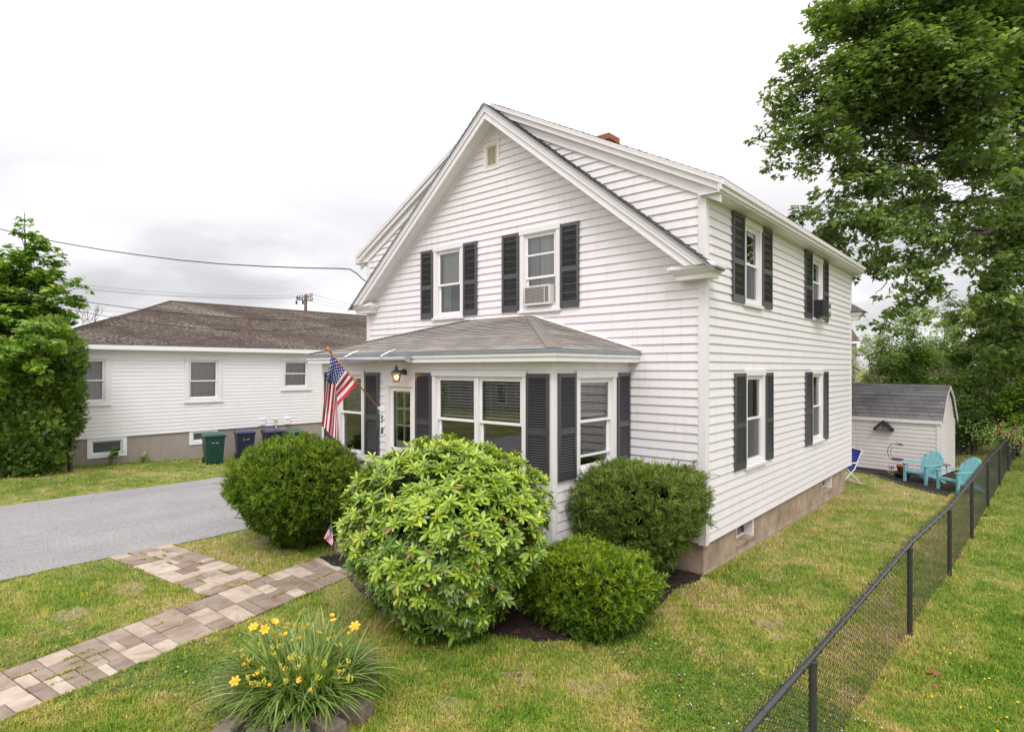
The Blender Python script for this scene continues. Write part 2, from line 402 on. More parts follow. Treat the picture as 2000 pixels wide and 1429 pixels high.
ins = []       # openings
W1 = (-6.24, -5.29, 4.31, 5.90); W2 = (-3.72, -2.745, 4.31, 5.90)
VENT = (-4.69, -4.26, 7.26, 7.83)
S1 = (1.60, 2.50, 4.34, 5.84); S2 = (5.91, 6.85, 4.36, 5.84); L1 = (1.66, 2.69, 1.47, 3.19); L2 = (5.90, 6.89, 1.50, 3.19)
P0 = (-6.74, -5.80, 1.50, 3.18); PD = (-5.12, -4.30, .70, 2.99); P1 = (-3.85, -1.78, 1.55, 3.18); P2 = (-1.59, -.45, 1.60, 3.18)
DR = .528
# --- walls
mb = MB(); ea = 8.30-HW/2*DR
clad(mb, F0, [(-HW, ZB), (0, ZB), (0, ea), (-HW/2, 8.30), (-HW, ea)], ZB, .1408, .023, [hole(*W1), hole(*W2), (VENT[0]+.03, VENT[1]-.03, VENT[2]+.03, VENT[3]-.03)], wob=.0012)
# seams between siding lengths
for u in np.arange(0, 60):
    x = random.uniform(-8.3, -.4); k = random.randint(0, 42); z = ZB+k*.1408
    if z+.14 < 8.25-abs(x+HW/2)*.84 and not any(q[0]-.5 < x < q[1]+.5 and q[2]-.2 < z < q[3]+.1 for q in (W1, W2, VENT)) and not (-7.3 < x < -1.3 and z < 4.3):
        mb.hexa([F0(x, z, .021), F0(x+.004, z, .021), F0(x+.004, z+.139, .002), F0(x, z+.139, .002), F0(x, z, .0255), F0(x+.004, z, .0255), F0(x+.004, z+.139, .005), F0(x, z+.139, .004)])
mb.build('gable_wall', siding, house)
mb = MB(); clad(mb, S0, [(0, ZB), (HD, ZB), (HD, 5.95), (0, 5.95)], ZB, .1408, .023, [hole(*q) for q in (S1, S2, L1, L2)], wob=.0012)
mb.build('side_wall', siding, house)
mb = MB()
FL = frame((-HW,0,0), (0,1,0), (0,0,1), (-1,0,0)); clad(mb, FL, [(0, ZB), (HD, ZB), (HD, 5.95), (0, 5.95)], ZB, .1408, .017)
FB = frame((0,HD,0), (1,0,0), (0,0,1), (0,1,0)); clad(mb, FB, [(-HW, ZB), (0, ZB), (0, ea), (-HW/2, 8.30), (-HW, ea)], ZB, .1408, .017)
mb.build('rear_wall', siding, house)
PB = .75
mb = MB(); clad(mb, FP, [(-7.25, PB), (PX, PB), (PX, 3.36), (-7.25, 3.36)], PB, .1408, .015, [hole(*P0), (PD[0]+.03, PD[1]-.03, PB, PD[3]-.05), hole(*P1)])
clad(mb, SP, [(PY, PB), (0, PB), (0, 3.36), (PY, 3.36)], PB, .1408, .015, [hole(*P2)])
FQ = frame((-7.25,0,0), (0,1,0), (0,0,1), (-1,0,0)); clad(mb, FQ, [(PY, PB), (0, PB), (0, 3.36), (PY, 3.36)], PB, .1408, .015)
mb.build('porch_wall', siding, house)
# --- foundation with its basement windows
mb = MB(); SF = frame((-.05,0,0), (0,1,0), (0,0,1), (1,0,0)); B1 = (1.42, 2.29, .17, .53); B2 = (7.23, 8.05, .17, .53)
flatwall(mb, SF, [(.05, -.5), (9.62, -.5), (9.62, .525), (.05, .525)], [B1, B2])
FF = frame((0,.05,0), (1,0,0), (0,0,1), (0,-1,0)); flatwall(mb, FF, [(-HW+.05, -.5), (-.05, -.5), (-.05, .525), (-HW+.05, .525)])
mb.face([(-.05,9.62,-.5), (-HW+.05,9.62,-.5), (-HW+.05,9.62,.525), (-.05,9.62,.525)])
mb.face([(-HW+.05,.05,-.5), (-HW+.05,9.62,-.5), (-HW+.05,9.62,.525), (-HW+.05,.05,.525)])
for b in (B1, B2):
    mb.fbox(SF, b[0]-.001, b[1]+.001, b[2]-.03, b[2], -.25, .03)
    for u in (b[0], b[1]): mb.face([SF(u,b[2],0), SF(u,b[3],0), SF(u,b[3],-.25), SF(u,b[2],-.25)])
mb.box((-HW, 0, .50), (0, HD, .519))
mb.box((-7.2, PY+.05, -.5), (PX-.05, 0, .74))
# footing ledge
mb.hexa([SF(.05,-.5,0),SF(9.62,-.5,0),SF(9.62,-.5,.012),SF(.05,-.5,.012),SF(.05,.06,0),SF(9.62,-.05,0),SF(9.62,-.09,.01),SF(.05,.02,.01)])
fnd = mb.build('foundation', concrete, house)
for b in (B1, B2):
    m2 = MB(); u0, u1, z0, z1 = b
    for q in ((u0, u0+.04, z0, z1), (u1-.04, u1, z0, z1), (u0+.04, u1-.04, z0, z0+.04), (u0+.04, u1-.04, z1-.03, z1), ((u0+u1)/2-.02, (u0+u1)/2+.02, z0+.04, z1-.03)): m2.fbox(SF, *q, -.20, -.15)
    m2.fbox(SF, u1-.07, u1, z0, z1, -.15, .004)
    o = m2.build('basement_window', trim, house)
    m2 = MB(); m2.face([SF(u0+.03,z0+.03,-.17), SF(u1-.03,z0+.03,-.17), SF(u1-.03,z1-.02,-.17), SF(u0+.03,z1-.02,-.17)]); m2.build('pane', glass, o)
    m2 = MB(); m2.fbox(SF, u0, u1, z0, z1, -.26, -.24); m2.build('interior', dark_room, o)
# --- corner boards
def cboard(x, y, z0, z1, sx=1, sy=-1, w_=.10):
    mb = MB(); a = .028
    mb.box((min(x-sx*w_, x+sx*a), min(y, y+sy*a), z0), (max(x-sx*w_, x+sx*a), max(y, y+sy*a), z1))
    mb.box((min(x, x+sx*a), min(y-sy*w_, y-sy*.001), z0+.002), (max(x, x+sx*a), max(y-sy*w_, y-sy*.001), z1-.002))
    mb.build('corner_board', trim, house, bevel=.004)
cboard(0, 0, ZB-.03, 5.9); cboard(-HW, 0, ZB-.03, 5.9, sx=-1); cboard(0, HD, ZB-.03, 5.9, sy=1)
cboard(PX, PY, PB-.05, 3.34, w_=.085); cboard(-7.25, PY, PB-.05, 3.34, sx=-1, w_=.085)

# --- roofs
def slope(mb, apex, half, rise, y0, y1, sgn, v0=0, expo=.14, lip=.012, cx=-HW/2):
    run = math.hypot(half, rise); V = (-sgn*half/run, 0, rise/run); Nn = (sgn*rise/run, 0, half/run)
    F = frame((cx+sgn*half, 0, apex-rise), (0,1,0), V, Nn); clad(mb, F, [(y0, 0), (y1, 0), (y1, run), (y0, run)], v0, expo, lip, wob=.003)
def rake(mb, apex, half, rise, y0, y1, t0, t1, cx=-HW/2, zmin=None):
    for s in (-1, 1):
        zm = zmin if zmin is not None else -9
        def e(t):
            z = max(apex-rise-t, zm) if zmin is not None else apex-rise-t
            return Vector((cx+s*half*(apex-t-z)/rise, y0, z))
        a = Vector((cx, y0, apex)); dz = Vector((0,0,1))
        mb.prism([a-dz*t0, e(t0), e(t1), a-dz*t1], (0, y1-y0, 0))
GA, GH, GR = 8.47, 4.66, 4.66*.812     # steep gable strip
DA, DH, DRZ = 8.53, 4.68, 4.68*DR      # wide dormer roof
mb = MB()
for s in (1, -1): slope(mb, GA, GH, GR, -.385, 0, s)
mb.build('gable_roof', sh_house, house); mb = MB()
for s in (1, -1): slope(mb, GA, GH, GR, HD-.02, HD+.385, s)
mb.build('gable_roof', sh_house, house)
mb = MB()
for s in (1, -1): slope(mb, DA, DH, DRZ, -.15, HD+.15, s)
rf = mb.build('dormer_roof', sh_house, house)
for y0, y1, y2, y3, y4 in ((-.39, -.36, -.335, -.30, 0), (HD+.39, HD+.36, HD+.335, HD+.30, HD)):
    mb = MB(); rake(mb, GA, GH+.005, GR, y0, y1+.0, .004, .034); mb.build('drip_edge', dripedge, house)
    mb = MB(); rake(mb, GA, GH, GR, y1, y2, .010, .165, zmin=4.775); rake(mb, GA, GH, GR, y1-.012*(1 if y1<0 else -1), y1, .075, .095, zmin=4.776)
    rake(mb, GA, GH, GR, y2+.002*(1 if y1<0 else -1), y3, .13, .30, zmin=4.776); rake(mb, GA, GH, GR, y2-.008*(1 if y1<0 else -1), y2+.002*(1 if y1<0 else -1), .275, .305, zmin=4.776); rake(mb, GA, GH, GR, y2, y4, .24, .26, zmin=4.777)
    rake(mb, GA, GH, GR, y4-(.03 if y1<0 else -.03), y4, .26, .36, zmin=4.9)
    mb.build('rake_board', trim, house)
for y0, y1, y2, y3 in ((-.155, -.12, -.05, 0), (HD+.155, HD+.12, HD+.05, HD)):
    sg = 1 if y0 < 0 else -1
    mb = MB(); rake(mb, DA, DH+.005, DRZ, y0-.004*sg, y0+.02*sg, .004, .03); rake(mb, DA, DH, DRZ, y0, y1, .008, .085); rake(mb, DA, DH-.03, DRZ-.016, y1, y2, .07, .19)
    rake(mb, DA, DH-.06, DRZ-.032, y2, y3, .08, .36)
    mb.build('rake_board', trim, house)
for s in (1, -1):
    mb = MB(); x = -HW/2; e = DH; zt = DA-DRZ
    def bx(a, b, c, d, q, r_): mb.box((min(x+s*a, x+s*b), c, q), (max(x+s*a, x+s*b), d, r_))
    bx(e-.04, e-.004, -.15, HD+.15, zt-.17, zt-.012); bx(e-.004, e+.03, -.15, HD+.15, zt-.105, zt-.018); bx(e-.07, e-.04, -.14, HD+.14, zt-.20, zt-.05)
    mb.build('fascia', trim, house, bevel=.006)
    mb = MB(); y = -.12
    while y < HD+.1: mb.box((min(x+s*4.30, x+s*(e-.05)), y, zt-.19+.0), (max(x+s*4.30, x+s*(e-.05)), y+.086, zt-.178)); y += .10
    mb.box((min(x+s*4.30, x+s*(e-.05)), -.12, zt-.176), (max(x+s*4.30, x+s*(e-.05)), HD+.12, zt-.17))
    mb.build('soffit', trim, house)
mb = MB(); mb.box((-9.16, -.12, 5.86), (-9.05, HD, 5.99)); mb.build('gutter', trim_b, house)
def creturn(sx, sy, x, y):
    """boxed cornice return wrapping the corner (x, y)"""
    def fr(a, b, c, d, z0, z1, q):
        # plan rectangle at z0 grows by q at z1; a,b = inward/outward reach across the gable, c,d = along the side
        X = sorted((x-sx*a, x+sx*b)); Y = sorted((y-sy*c, y+sy*d)); return X, Y, z0, z1, q
    mb = MB()
    for a, b, c, d, z0, z1, q in ((.38, .20, .04, .22, 4.585, 4.66, .004), (.40, .22, .05, .24, 4.66, 4.74, .07), (.48, .30, .09, .31, 4.74, 4.775, 0)):
        X, Y, *_ = fr(a, b, c, d, z0, z1, q)
        mb.hexa([(X[0],Y[0],z0),(X[1],Y[0],z0),(X[1],Y[1],z0),(X[0],Y[1],z0),(X[0]-q,Y[0]-q,z1),(X[1]+q,Y[0]-q,z1),(X[1]+q,Y[1]+q,z1),(X[0]-q,Y[1]+q,z1)])
    o = mb.build('cornice_return', trim, house)
    m2 = MB(); X = sorted((x-sx*.48, x+sx*.30)); Y = sorted((y-sy*.09, y+sy*.31))
    xa, ya = x-sx*.10, y
    base = [(X[0],Y[0],4.776),(X[1],Y[0],4.776),(X[1],Y[1],4.776),(X[0],Y[1],4.776)]; ap = (xa, ya, 4.95)
    for i in range(4): m2.face([base[i], base[(i+1)%4], ap], [(0,0),(.5,0),(.25,.3)])
    m2.build('return_cap', trim if sy < 0 else sh_house, o)
creturn(1, -1, 0, 0); creturn(-1, -1, -HW, 0); creturn(1, 1, 0, HD)
mb = MB()    # small shingled hip over the rear return
b4 = [(-.3,HD-.12,4.79),(.38,HD-.12,4.79),(.38,HD+.40,4.79),(-.3,HD+.40,4.79)]
for i in range(4): mb.face([b4[i], b4[(i+1)%4], (-.05, HD+.05, 5.10)], [(0,0),(.6,0),(.3,.35)])
mb.build('return_roof', sh_house, house)

# porch roof
EX0, EX1, EY, EZ = -7.53, -1.10, -2.38, 3.495; RZ = 4.235; sl_ = (RZ-EZ)/(-EY)
mb = MB(); run = math.hypot(-EY, RZ-EZ)
clad(mb, frame((0,EY,EZ), (1,0,0), (0,-EY/run,(RZ-EZ)/run), (0,-(RZ-EZ)/run,-EY/run)), [(EX0, 0), (EX1, 0), (-3.46, run), (-5.17, run)], 0, .13, .010, wob=.003)
w2_ = EX1+3.46; r2 = math.hypot(w2_, RZ-EZ)
clad(mb, frame((EX1,0,EZ), (0,1,0), (-w2_/r2,0,(RZ-EZ)/r2), ((RZ-EZ)/r2,0,w2_/r2)), [(EY, 0), (0, 0), (0, r2)], 0, .13, .010, wob=.003)
w3_ = -5.17-EX0; r3 = math.hypot(w3_, RZ-EZ)
clad(mb, frame((EX0,0,EZ), (0,1,0), (w3_/r3,0,(RZ-EZ)/r3), (-(RZ-EZ)/r3,0,w3_/r3)), [(EY, 0), (0, 0), (0, r3)], 0, .13, .014)
proof = mb.build('porch_roof', sh_porch, house)
for (e, t) in ((Vector((EX1, EY, EZ)), Vector((-3.46, 0, RZ))), (Vector((EX0, EY, EZ)), Vector((-5.17, 0, RZ)))):
    mb = MB(); n = 44; d = (t-e)/n; sx = 1 if e.x > -4 else -1
    for i in range(n):
        a = e+d*i; b = a+d*1.35; hw = .15
        up = Vector((0,0,.030)); up2 = Vector((0,0,.016))
        # wings lie on the two planes either side of the hip
        wf = Vector((-sx*hw, 0, 0)); ws = Vector((0, hw, 0))
        for wv in (wf, ws):
            mb.face([a+up, a+up+wv, b+up2+wv, b+up2], [(i*.1,0),(i*.1,.15),(i*.1+.1,.15),(i*.1+.1,0)])
            mb.face([a+up, a+up+wv, a+wv, a], [(0,0)]*4)
    mb.build('hip_cap', hip_m, proof)
mb = MB()
mb.tube([(-5.22,-.03,RZ+.01), (-3.44,-.03,RZ+.01)], .02, 6)
mb.tube([(-3.46,-.03,RZ+.02), (EX1+.02,-.03,EZ+.03)], .022, 6)
mb.build('wall_flashing', trim_b, proof)
mb = MB(); mb.tube([(-5.22,-.045,RZ-.012), (-3.44,-.045,RZ-.012)], .012, 6); mb.tube([(-3.3,-.05,RZ-.05), (EX1-.6,-.05,EZ+.2)], .010, 6); mb.build('copper_strip', copper, proof)
mb = MB()
def rim(mb, o0, o1, z0, z1):
    # strip round the three eaves, from o0 to o1 outside the eave line
    mb.box((EX0-o1, EY-o1, z0), (EX1+o1, EY-o0, z1)); mb.box((EX1+o0, EY-o0, z0), (EX1+o1, -.002, z1)); mb.box((EX0-o1, EY-o0, z0), (EX0-o0, -.002, z1))
rim(mb, -.02, .012, EZ-.045, EZ+.004); mb.build('drip_edge', dripedge, proof)
mb = MB(); rim(mb, -.05, -.005, EZ-.10, EZ-.046); rim(mb, -.06, -.025, EZ-.175, EZ-.101); mb.build('fascia', trim, proof, bevel=.004)
mb = MB(); mb.box((EX0+.06, EY+.06, EZ-.165), (EX1-.06, -.01, EZ-.15)); mb.build('soffit', trim, proof)
mb = MB(); mb.fbox(FP, -7.16, PX-.086, 3.20, 3.335, .0, .024); mb.fbox(SP, PY+.086, -.02, 3.20, 3.335, .0, .024); mb.build('frieze_board', trim, house)
# loose gutter over the door with its hangers
mb = MB(); gy = EY-.015
mb.prism([(-6.15,gy,3.44),(-6.15,gy-.13,3.42),(-6.15,gy-.14,3.395),(-6.15,gy-.10,3.335),(-6.15,gy,3.32)], (2.02,0,0))
mb.tube([(-6.15,gy-.14,3.40),(-4.10,gy-.15,3.37)], .014, 6)
for x in (-5.85, -4.75): mb.tube([(x+.1,gy+.08,3.56),(x+.06,gy-.02,3.52),(x,gy-.16,3.44),(x-.03,gy-.16,3.30)], .009, 6)
mb.build('rain_gutter', metal_g, proof)

# --- windows and shutters
window(F0, *W1, house, rail=.47, dressing=[('shade', .5, 1.0), ('curtain', 0, .5, .05, .35)])
window(F0, *W2, house, rail=.40, dressing=[('bar', .72, 0), ('curtain', .2, 1, .0, .3), ('curtain', .2, .98, .35, 1.0)])
window(S0, *S1, house, rail=.5, dressing=[('screen', .03, .5), ('curtain', .5, 1, .0, .22)])
window(S0, *S2, house, rail=.62, dressing=[('screen', .28, .62)])
window(S0, *L1, house, rail=.5, dressing=[('screen', .03, .5), ('curtain', .0, 1, .0, .3), ('curtain', .0, 1, .75, 1)])
window(S0, *L2, house, rail=.5, dressing=[('screen', .03, .5), ('curtain', .0, 1, .75, 1)])
window(FP, *P0, house, rail=.52, cw=.08, dressing=[('blind', .5, 1)])
window(FP, *P1, house, rail=.52, cw=.08, mull=-2.81, dressing=[('blind', .55, 1)])
window(SP, *P2, house, rail=.53, cw=.10, dressing=[('blind', .58, .97), ('bar', .14, 0)])
for a, b in ((-6.65,-6.245), (-5.28,-4.873)): shutter(F0, a, b, 4.336, 5.87, house)
for a, b in ((-4.172,-3.73), (-2.735,-2.319)): shutter(F0, a, b, 4.336, 5.87, house)
for a, b in ((1.05,1.59), (2.52,3.064), (5.34,5.90), (6.86,7.35)): shutter(S0, a, b, 4.355, 5.86, house)
for a, b in ((1.14,1.655), (2.70,3.12), (5.38,5.895), (6.90,7.34)): shutter(S0, a, b, 1.49, 3.145, house)
for a, b in ((-7.16,-6.75), (-5.753,-5.32), (-4.266,-3.855), (-1.773,-1.35)): shutter(FP, a, b, 1.60, 3.15, house)
for a, b in ((-2.052,-1.609), (-.437,-.035)): shutter(SP, a, b, 1.61, 3.155, house)

# --- attic louvre vent
mb = MB(); u0, u1, z0, z1 = VENT
for q in ((u0, u0+.05, z0, z1), (u1-.05, u1, z0, z1), (u0+.05, u1-.05, z0, z0+.05), (u0+.05, u1-.05, z1-.05, z1)): mb.fbox(F0, *q, -.02, .03)
o = mb.build('attic_vent', trim, house, bevel=.003)
mb = MB()
for q in ((u0+.05, u0+.10, z0+.05, z1-.05), (u1-.10, u1-.05, z0+.05, z1-.05), (u0+.1, u1-.1, z0+.05, z0+.10), (u0+.1, u1-.1, z1-.10, z1-.05)): mb.fbox(F0, *q, -.02, .024)
k = 13; h = (z1-z0-.2)/k
for i in range(k):
    z = z0+.10+i*h; mb.hexa([F0(u0+.1,z,.018),F0(u1-.1,z,.018),F0(u1-.1,z+h,-.015),F0(u0+.1,z+h,-.015),F0(u0+.1,z+.008,.02),F0(u1-.1,z+.008,.02),F0(u1-.1,z+h+.008,-.015),F0(u0+.1,z+h+.008,-.015)])
mb.fbox(F0, u0+.05, u1-.05, z0+.05, z1-.05, -.04, -.03)
mb.build('louvre', cream, o)
# --- door
mb = MB(); u0, u1, z0, z1 = PD
mb.fbox(FP, u0, u0+.09, z0, z1, -.03, .034); mb.fbox(FP, u1-.09, u1, z0, z1, -.03, .034); mb.fbox(FP, u0-.02, u1+.02, z1-.09, z1+.015, -.03, .046)
dr = mb.build('door_frame', trim, house, bevel=.004)
mb = MB(); a0, a1, b1 = u0+.09, u1-.09, z1-.09
for q in ((a0, a0+.075, z0, b1), (a1-.075, a1, z0, b1), (a0+.075, a1-.075, b1-.085, b1), (a0+.075, a1-.075, 1.72, 1.80), (a0+.075, a1-.075, z0, z0+.3)): mb.fbox(FP, *q, -.045, -.005)
mb.build('storm_door', trim_b, dr, bevel=.004)
mb = MB()
for q in ((1.80, b1-.085), (z0+.3, 1.72)): mb.face([FP(a0+.07,q[0],-.025), FP(a1-.07,q[0],-.025), FP(a1-.07,q[1],-.025), FP(a0+.07,q[1],-.025)])
mb.build('pane', glass, dr)
mb = MB()
x0, x1, y0, y1 = -4.95, -4.50, 1.9, 2.80
for x in (x0, (x0+x1)/2, x1): mb.fbox(FP, x-.018, x+.018, y0, y1, -.11, -.08)
for y in (y0, y0+.3, y0+.6, y1): mb.fbox(FP, x0-.018, x1+.018, y-.018, y+.018, -.111, -.079)
mb.fbox(FP, x0, x1, z0, 1.9, -.11, -.08); mb.build('inner_door', trim_b, dr)
mb = MB(); mb.fbox(FP, a0, a1, z0, b1, -.9, -.88); mb.fbox(FP, a0-.01, a0, z0, b1, -.9, -.05); mb.fbox(FP, a1, a1+.01, z0, b1, -.9, -.05); mb.fbox(FP, a0, a1, b1, b1+.01, -.9, -.05); mb.build('interior', dark_room, dr)
# --- lantern over the door
lp = un(774, 731, Y=-2.42); wp = un(792, 726, Y=PY)
mb = MB(); c = Vector((lp.x, -2.42, lp.z))
mb.lathe((c.x, c.y, c.z), [(.012,.16),(.02,.15),(.015,.13),(.035,.12),(.035,.10),(.05,.085),(.115,.03),(.118,.02),(.0,.02)], 4)
for i in range(4):
    an = 2*math.pi*i/4; mb.tube([(c.x+.105*math.cos(an), c.y+.105*math.sin(an), c.z+.02), (c.x+.062*math.cos(an), c.y+.062*math.sin(an), c.z-.12)], .006, 5)
mb.lathe((c.x, c.y, c.z), [(.0,-.115),(.066,-.115),(.066,-.13),(.0,-.135)], 4)
mb.tube([(c.x, c.y, c.z+.05), (c.x+.03, c.y+.10, c.z+.06), (wp.x, PY-.05, wp.z)], .014, 6)
mb.tube([(wp.x, PY-.055, wp.z), (wp.x, PY-.015, wp.z)], .055, 14)
lan = mb.build('lantern', black_metal, house)
lg = mat('frosted_glass', (.55,.42,.32), .25); t, p = nodes(lg); p.inputs['Transmission Weight'].default_value = .6
mb = MB(); mb.lathe((c.x, c.y, c.z), [(.098,.018),(.058,-.115)], 4); mb.build('lantern_glass', lg, lan)
bl = mat('lit_bulb', (1,.7,.35), .5, emit=(1,.55,.2,14))
mb = MB(); mb.lathe((c.x, c.y, c.z), [(0,-.09),(.02,-.085),(.028,-.06),(.02,-.03),(0,-.02)], 10); mb.build('bulb', bl, lan, smooth=True)
ll = bpy.data.lights.new('lantern_light', 'POINT'); ll.energy = 1.6; ll.color = (1,.6,.3); ll.shadow_soft_size = .03
lo = bpy.data.objects.new('lantern_light', ll); COL.objects.link(lo); lo.parent = lan; lo.location = (c.x, c.y, c.z-.05)
# --- house number
nm = mat('black_numeral', (.02,.02,.02), .4); 
mb = MB(); mb.fbox(FP, -5.30, -5.185, 1.98, 2.40, .012, .022); mb.build('number_plate', trim_b, house)
for ch, z in (('5', 2.235), ('8', 2.025)):
    cu = bpy.data.curves.new('house_number', 'FONT'); cu.body = ch; cu.size = .17; cu.extrude = .004; cu.align_x = 'CENTER'; cu.shear = .18
    o = bpy.data.objects.new('house_number', cu); COL.objects.link(o); o.data.materials.append(nm); o.parent = house; o.rotation_euler = (R(90),0,0); o.location = (-5.243, PY-.028, z)
    mo = bpy.data.objects.new('house_number', bpy.data.meshes.new_from_object(o)); COL.objects.link(mo); mo.parent = house; mo.rotation_euler = o.rotation_euler; mo.location = o.location; bpy.data.objects.remove(o)
# --- chimney
def brickwork(m, c1, c2, cmort, bw=.2, rh=.067):
    t, p = nodes(m); tcn = t.nodes.new('ShaderNodeTexCoord'); mp = t.nodes.new('ShaderNodeSeparateXYZ'); t.links.new(tcn.outputs['Object'], mp.inputs[0])
    ad = t.nodes.new('ShaderNodeMath'); t.links.new(mp.outputs[0], ad.inputs[0]); t.links.new(mp.outputs[1], ad.inputs[1]); cb = t.nodes.new('ShaderNodeCombineXYZ'); t.links.new(ad.outputs[0], cb.inputs[0]); t.links.new(mp.outputs[2], cb.inputs[1])
    br = t.nodes.new('ShaderNodeTexBrick'); br.inputs['Scale'].default_value = 1; br.inputs['Brick Width'].default_value = bw; br.inputs['Row Height'].default_value = rh; br.inputs['Mortar Size'].default_value = .006
    br.inputs['Color1'].default_value = (*c1,1); br.inputs['Color2'].default_value = (*c2,1); br.inputs['Mortar'].default_value = (*cmort,1)
    t.links.new(cb.outputs[0], br.inputs['Vector']); t.links.new(br.outputs[0], p.inputs['Base Color'])
brickwork(brick_m, (.42,.13,.07), (.28,.085,.05), (.16,.10,.08))
mb = MB(); mb.box((-4.50, 4.0, 8.0), (-4.20, 4.46, 9.0)); mb.box((-4.53, 3.97, 9.0), (-4.17, 4.49, 9.14)); mb.build('chimney', brick_m, house)

# ---------------------------------------------------------------- air conditioners (they sit in the windows)
ac_m = mat('beige_plastic', (.68,.65,.61), .45, noise=(9,.5,(.50,.45,.41)))
def ac(F, u0, u1, z0, z1, dep, col, gcol, label, clear=None):
    c = F((u0+u1)/2, z0, 0); t_ = thing('air_conditioner', tuple(c), label, 'air conditioner')
    mb = MB(); mb.fbox(F, u0, u1, z0, z1, -.1, dep); mb.fbox(F, u0-.01, u1+.01, z0-.02, z0+.005, -.05, dep+.01); mb.build('body', col, t_, bevel=.008)
    mb = MB(); k = 11; h = (z1-z0-.05)/k
    for i in range(k): mb.fbox(F, u0+.03, u1-.13, z0+.03+i*h, z0+.03+i*h+h*.45, dep, dep+.006)
    n = int((u1-u0-.16)/.03)
    for i in range(n): mb.fbox(F, u0+.03+i*.03, u0+.034+i*.03, z0+.03, z1-.03, dep+.006, dep+.009)
    mb.build('grille', gcol, t_)
    mb = MB()
    for i in range(6): mb.fbox(F, u1-.11+i*.014, u1-.104+i*.014, z0+.03, z1-.03, dep, dep+.006)
    mb.build('side_louvre', gcol, t_)
    return t_
gr1 = mat('grey_grille', (.15,.13,.12), .5); blackp = mat('black_plastic', (.02,.02,.022), .35); gr2 = mat('dark_grille', (.05,.05,.05), .4)
ac(F0, -3.55, -2.93, 4.44, 4.79, .10, ac_m, gr1, 'beige window air conditioner with a grey grille under the front gable')
a2 = ac(S0, 6.03, 6.52, 4.43, 4.80, .24, blackp, gr2, 'black air conditioner in the far upstairs side window beside the rear shutter')
mb = MB(); mb.fbox(S0, 6.53, 6.80, 4.43, 4.80, .03, .22); clr = glassm('clear_plastic', .6, .15); mb.build('filler_panel', clr, a2)

# ================================================================ SETTING
def lawn_material(name):
    m = bpy.data.materials.new(name); m.use_nodes = True; t, p = nodes(m); p.inputs['Roughness'].default_value = .85; p.inputs['Specular IOR Level'].default_value = .25
    geo = t.nodes.new('ShaderNodeNewGeometry')
    def noi(s, d=4, r_=.6):
        n = t.nodes.new('ShaderNodeTexNoise'); n.inputs['Scale'].default_value = s; n.inputs['Detail'].default_value = d; n.inputs['Roughness'].default_value = r_
        t.links.new(geo.outputs['Position'], n.inputs[0]); return n.outputs[0]
    def ramp(src, *st):
        r_ = t.nodes.new('ShaderNodeValToRGB'); e = r_.color_ramp.elements
        e[0].position, e[0].color = st[0][0], (*st[0][1], 1); e[1].position, e[1].color = st[-1][0], (*st[-1][1], 1)
        for q in st[1:-1]: x = e.new(q[0]); x.color = (*q[1], 1)
        t.links.new(src, r_.inputs[0]); return r_.outputs[0]
    big = noi(.55, 6, .68); sm = noi(2.6, 6, .7)
    mx = t.nodes.new('ShaderNodeMath'); mx.operation = 'MULTIPLY_ADD'; t.links.new(sm, mx.inputs[0]); mx.inputs[1].default_value = .5
    m2 = t.nodes.new('ShaderNodeMath'); m2.operation = 'MULTIPLY'; t.links.new(big, m2.inputs[0]); m2.inputs[1].default_value = .5; t.links.new(m2.outputs[0], mx.inputs[2])
    return m, t, p, mx.outputs[0], ramp, geo
soil_lawn, t, p, s_, ramp, geo = lawn_material('lawn_soil')
def greener(t, s_, geo):
    # the strip beyond the fence and the lawn across the driveway stay greener
    sp = t.nodes.new('ShaderNodeSeparateXYZ'); t.links.new(geo.outputs['Position'], sp.inputs[0])
    a = t.nodes.new('ShaderNodeMapRange'); a.inputs[1].default_value = 2.6; a.inputs[2].default_value = 3.6; a.inputs[4].default_value = -.075; t.links.new(sp.outputs[0], a.inputs[0])
    b = t.nodes.new('ShaderNodeMapRange'); b.inputs[1].default_value = -9; b.inputs[2].default_value = -15; b.inputs[4].default_value = -.05; t.links.new(sp.outputs[0], b.inputs[0])
    m1 = t.nodes.new('ShaderNodeMath'); t.links.new(s_, m1.inputs[0]); t.links.new(a.outputs[0], m1.inputs[1]); m2 = t.nodes.new('ShaderNodeMath'); t.links.new(m1.outputs[0], m2.inputs[0]); t.links.new(b.outputs[0], m2.inputs[1]); return m2.outputs[0]
s_ = greener(t, s_, geo)
t.links.new(ramp(s_, (.34,(.08,.13,.02)), (.44,(.16,.19,.035)), (.52,(.28,.25,.09)), (.60,(.40,.30,.18))), p.inputs['Base Color'])
blade_m, t, p, s_, ramp, geo = lawn_material('grass_blade')
s_ = greener(t, s_, geo)
c1 = ramp(s_, (.36,(.16,.29,.028)), (.44,(.25,.37,.045)), (.50,(.40,.43,.085)), (.55,(.50,.46,.13)), (.62,(.66,.53,.27)))
at = t.nodes.new('ShaderNodeAttribute'); at.attribute_name = 'rnd'
c2 = ramp(at.outputs['Fac'], (0,(.50,.68,.5)), (.5,(.95,1,.95)), (.85,(1.2,1.12,1.0)), (1,(1.7,1.4,1.4)))
mu = t.nodes.new('ShaderNodeMixRGB'); mu.blend_type = 'MULTIPLY'; mu.inputs[0].default_value = 1; t.links.new(c1, mu.inputs[1]); t.links.new(c2, mu.inputs[2])
t.links.new(mu.outputs[0], p.inputs['Base Color'])
tl = t.nodes.new('ShaderNodeBsdfTranslucent'); t.links.new(mu.outputs[0], tl.inputs[0]); mxs = t.nodes.new('ShaderNodeMixShader'); mxs.inputs[0].default_value = .3
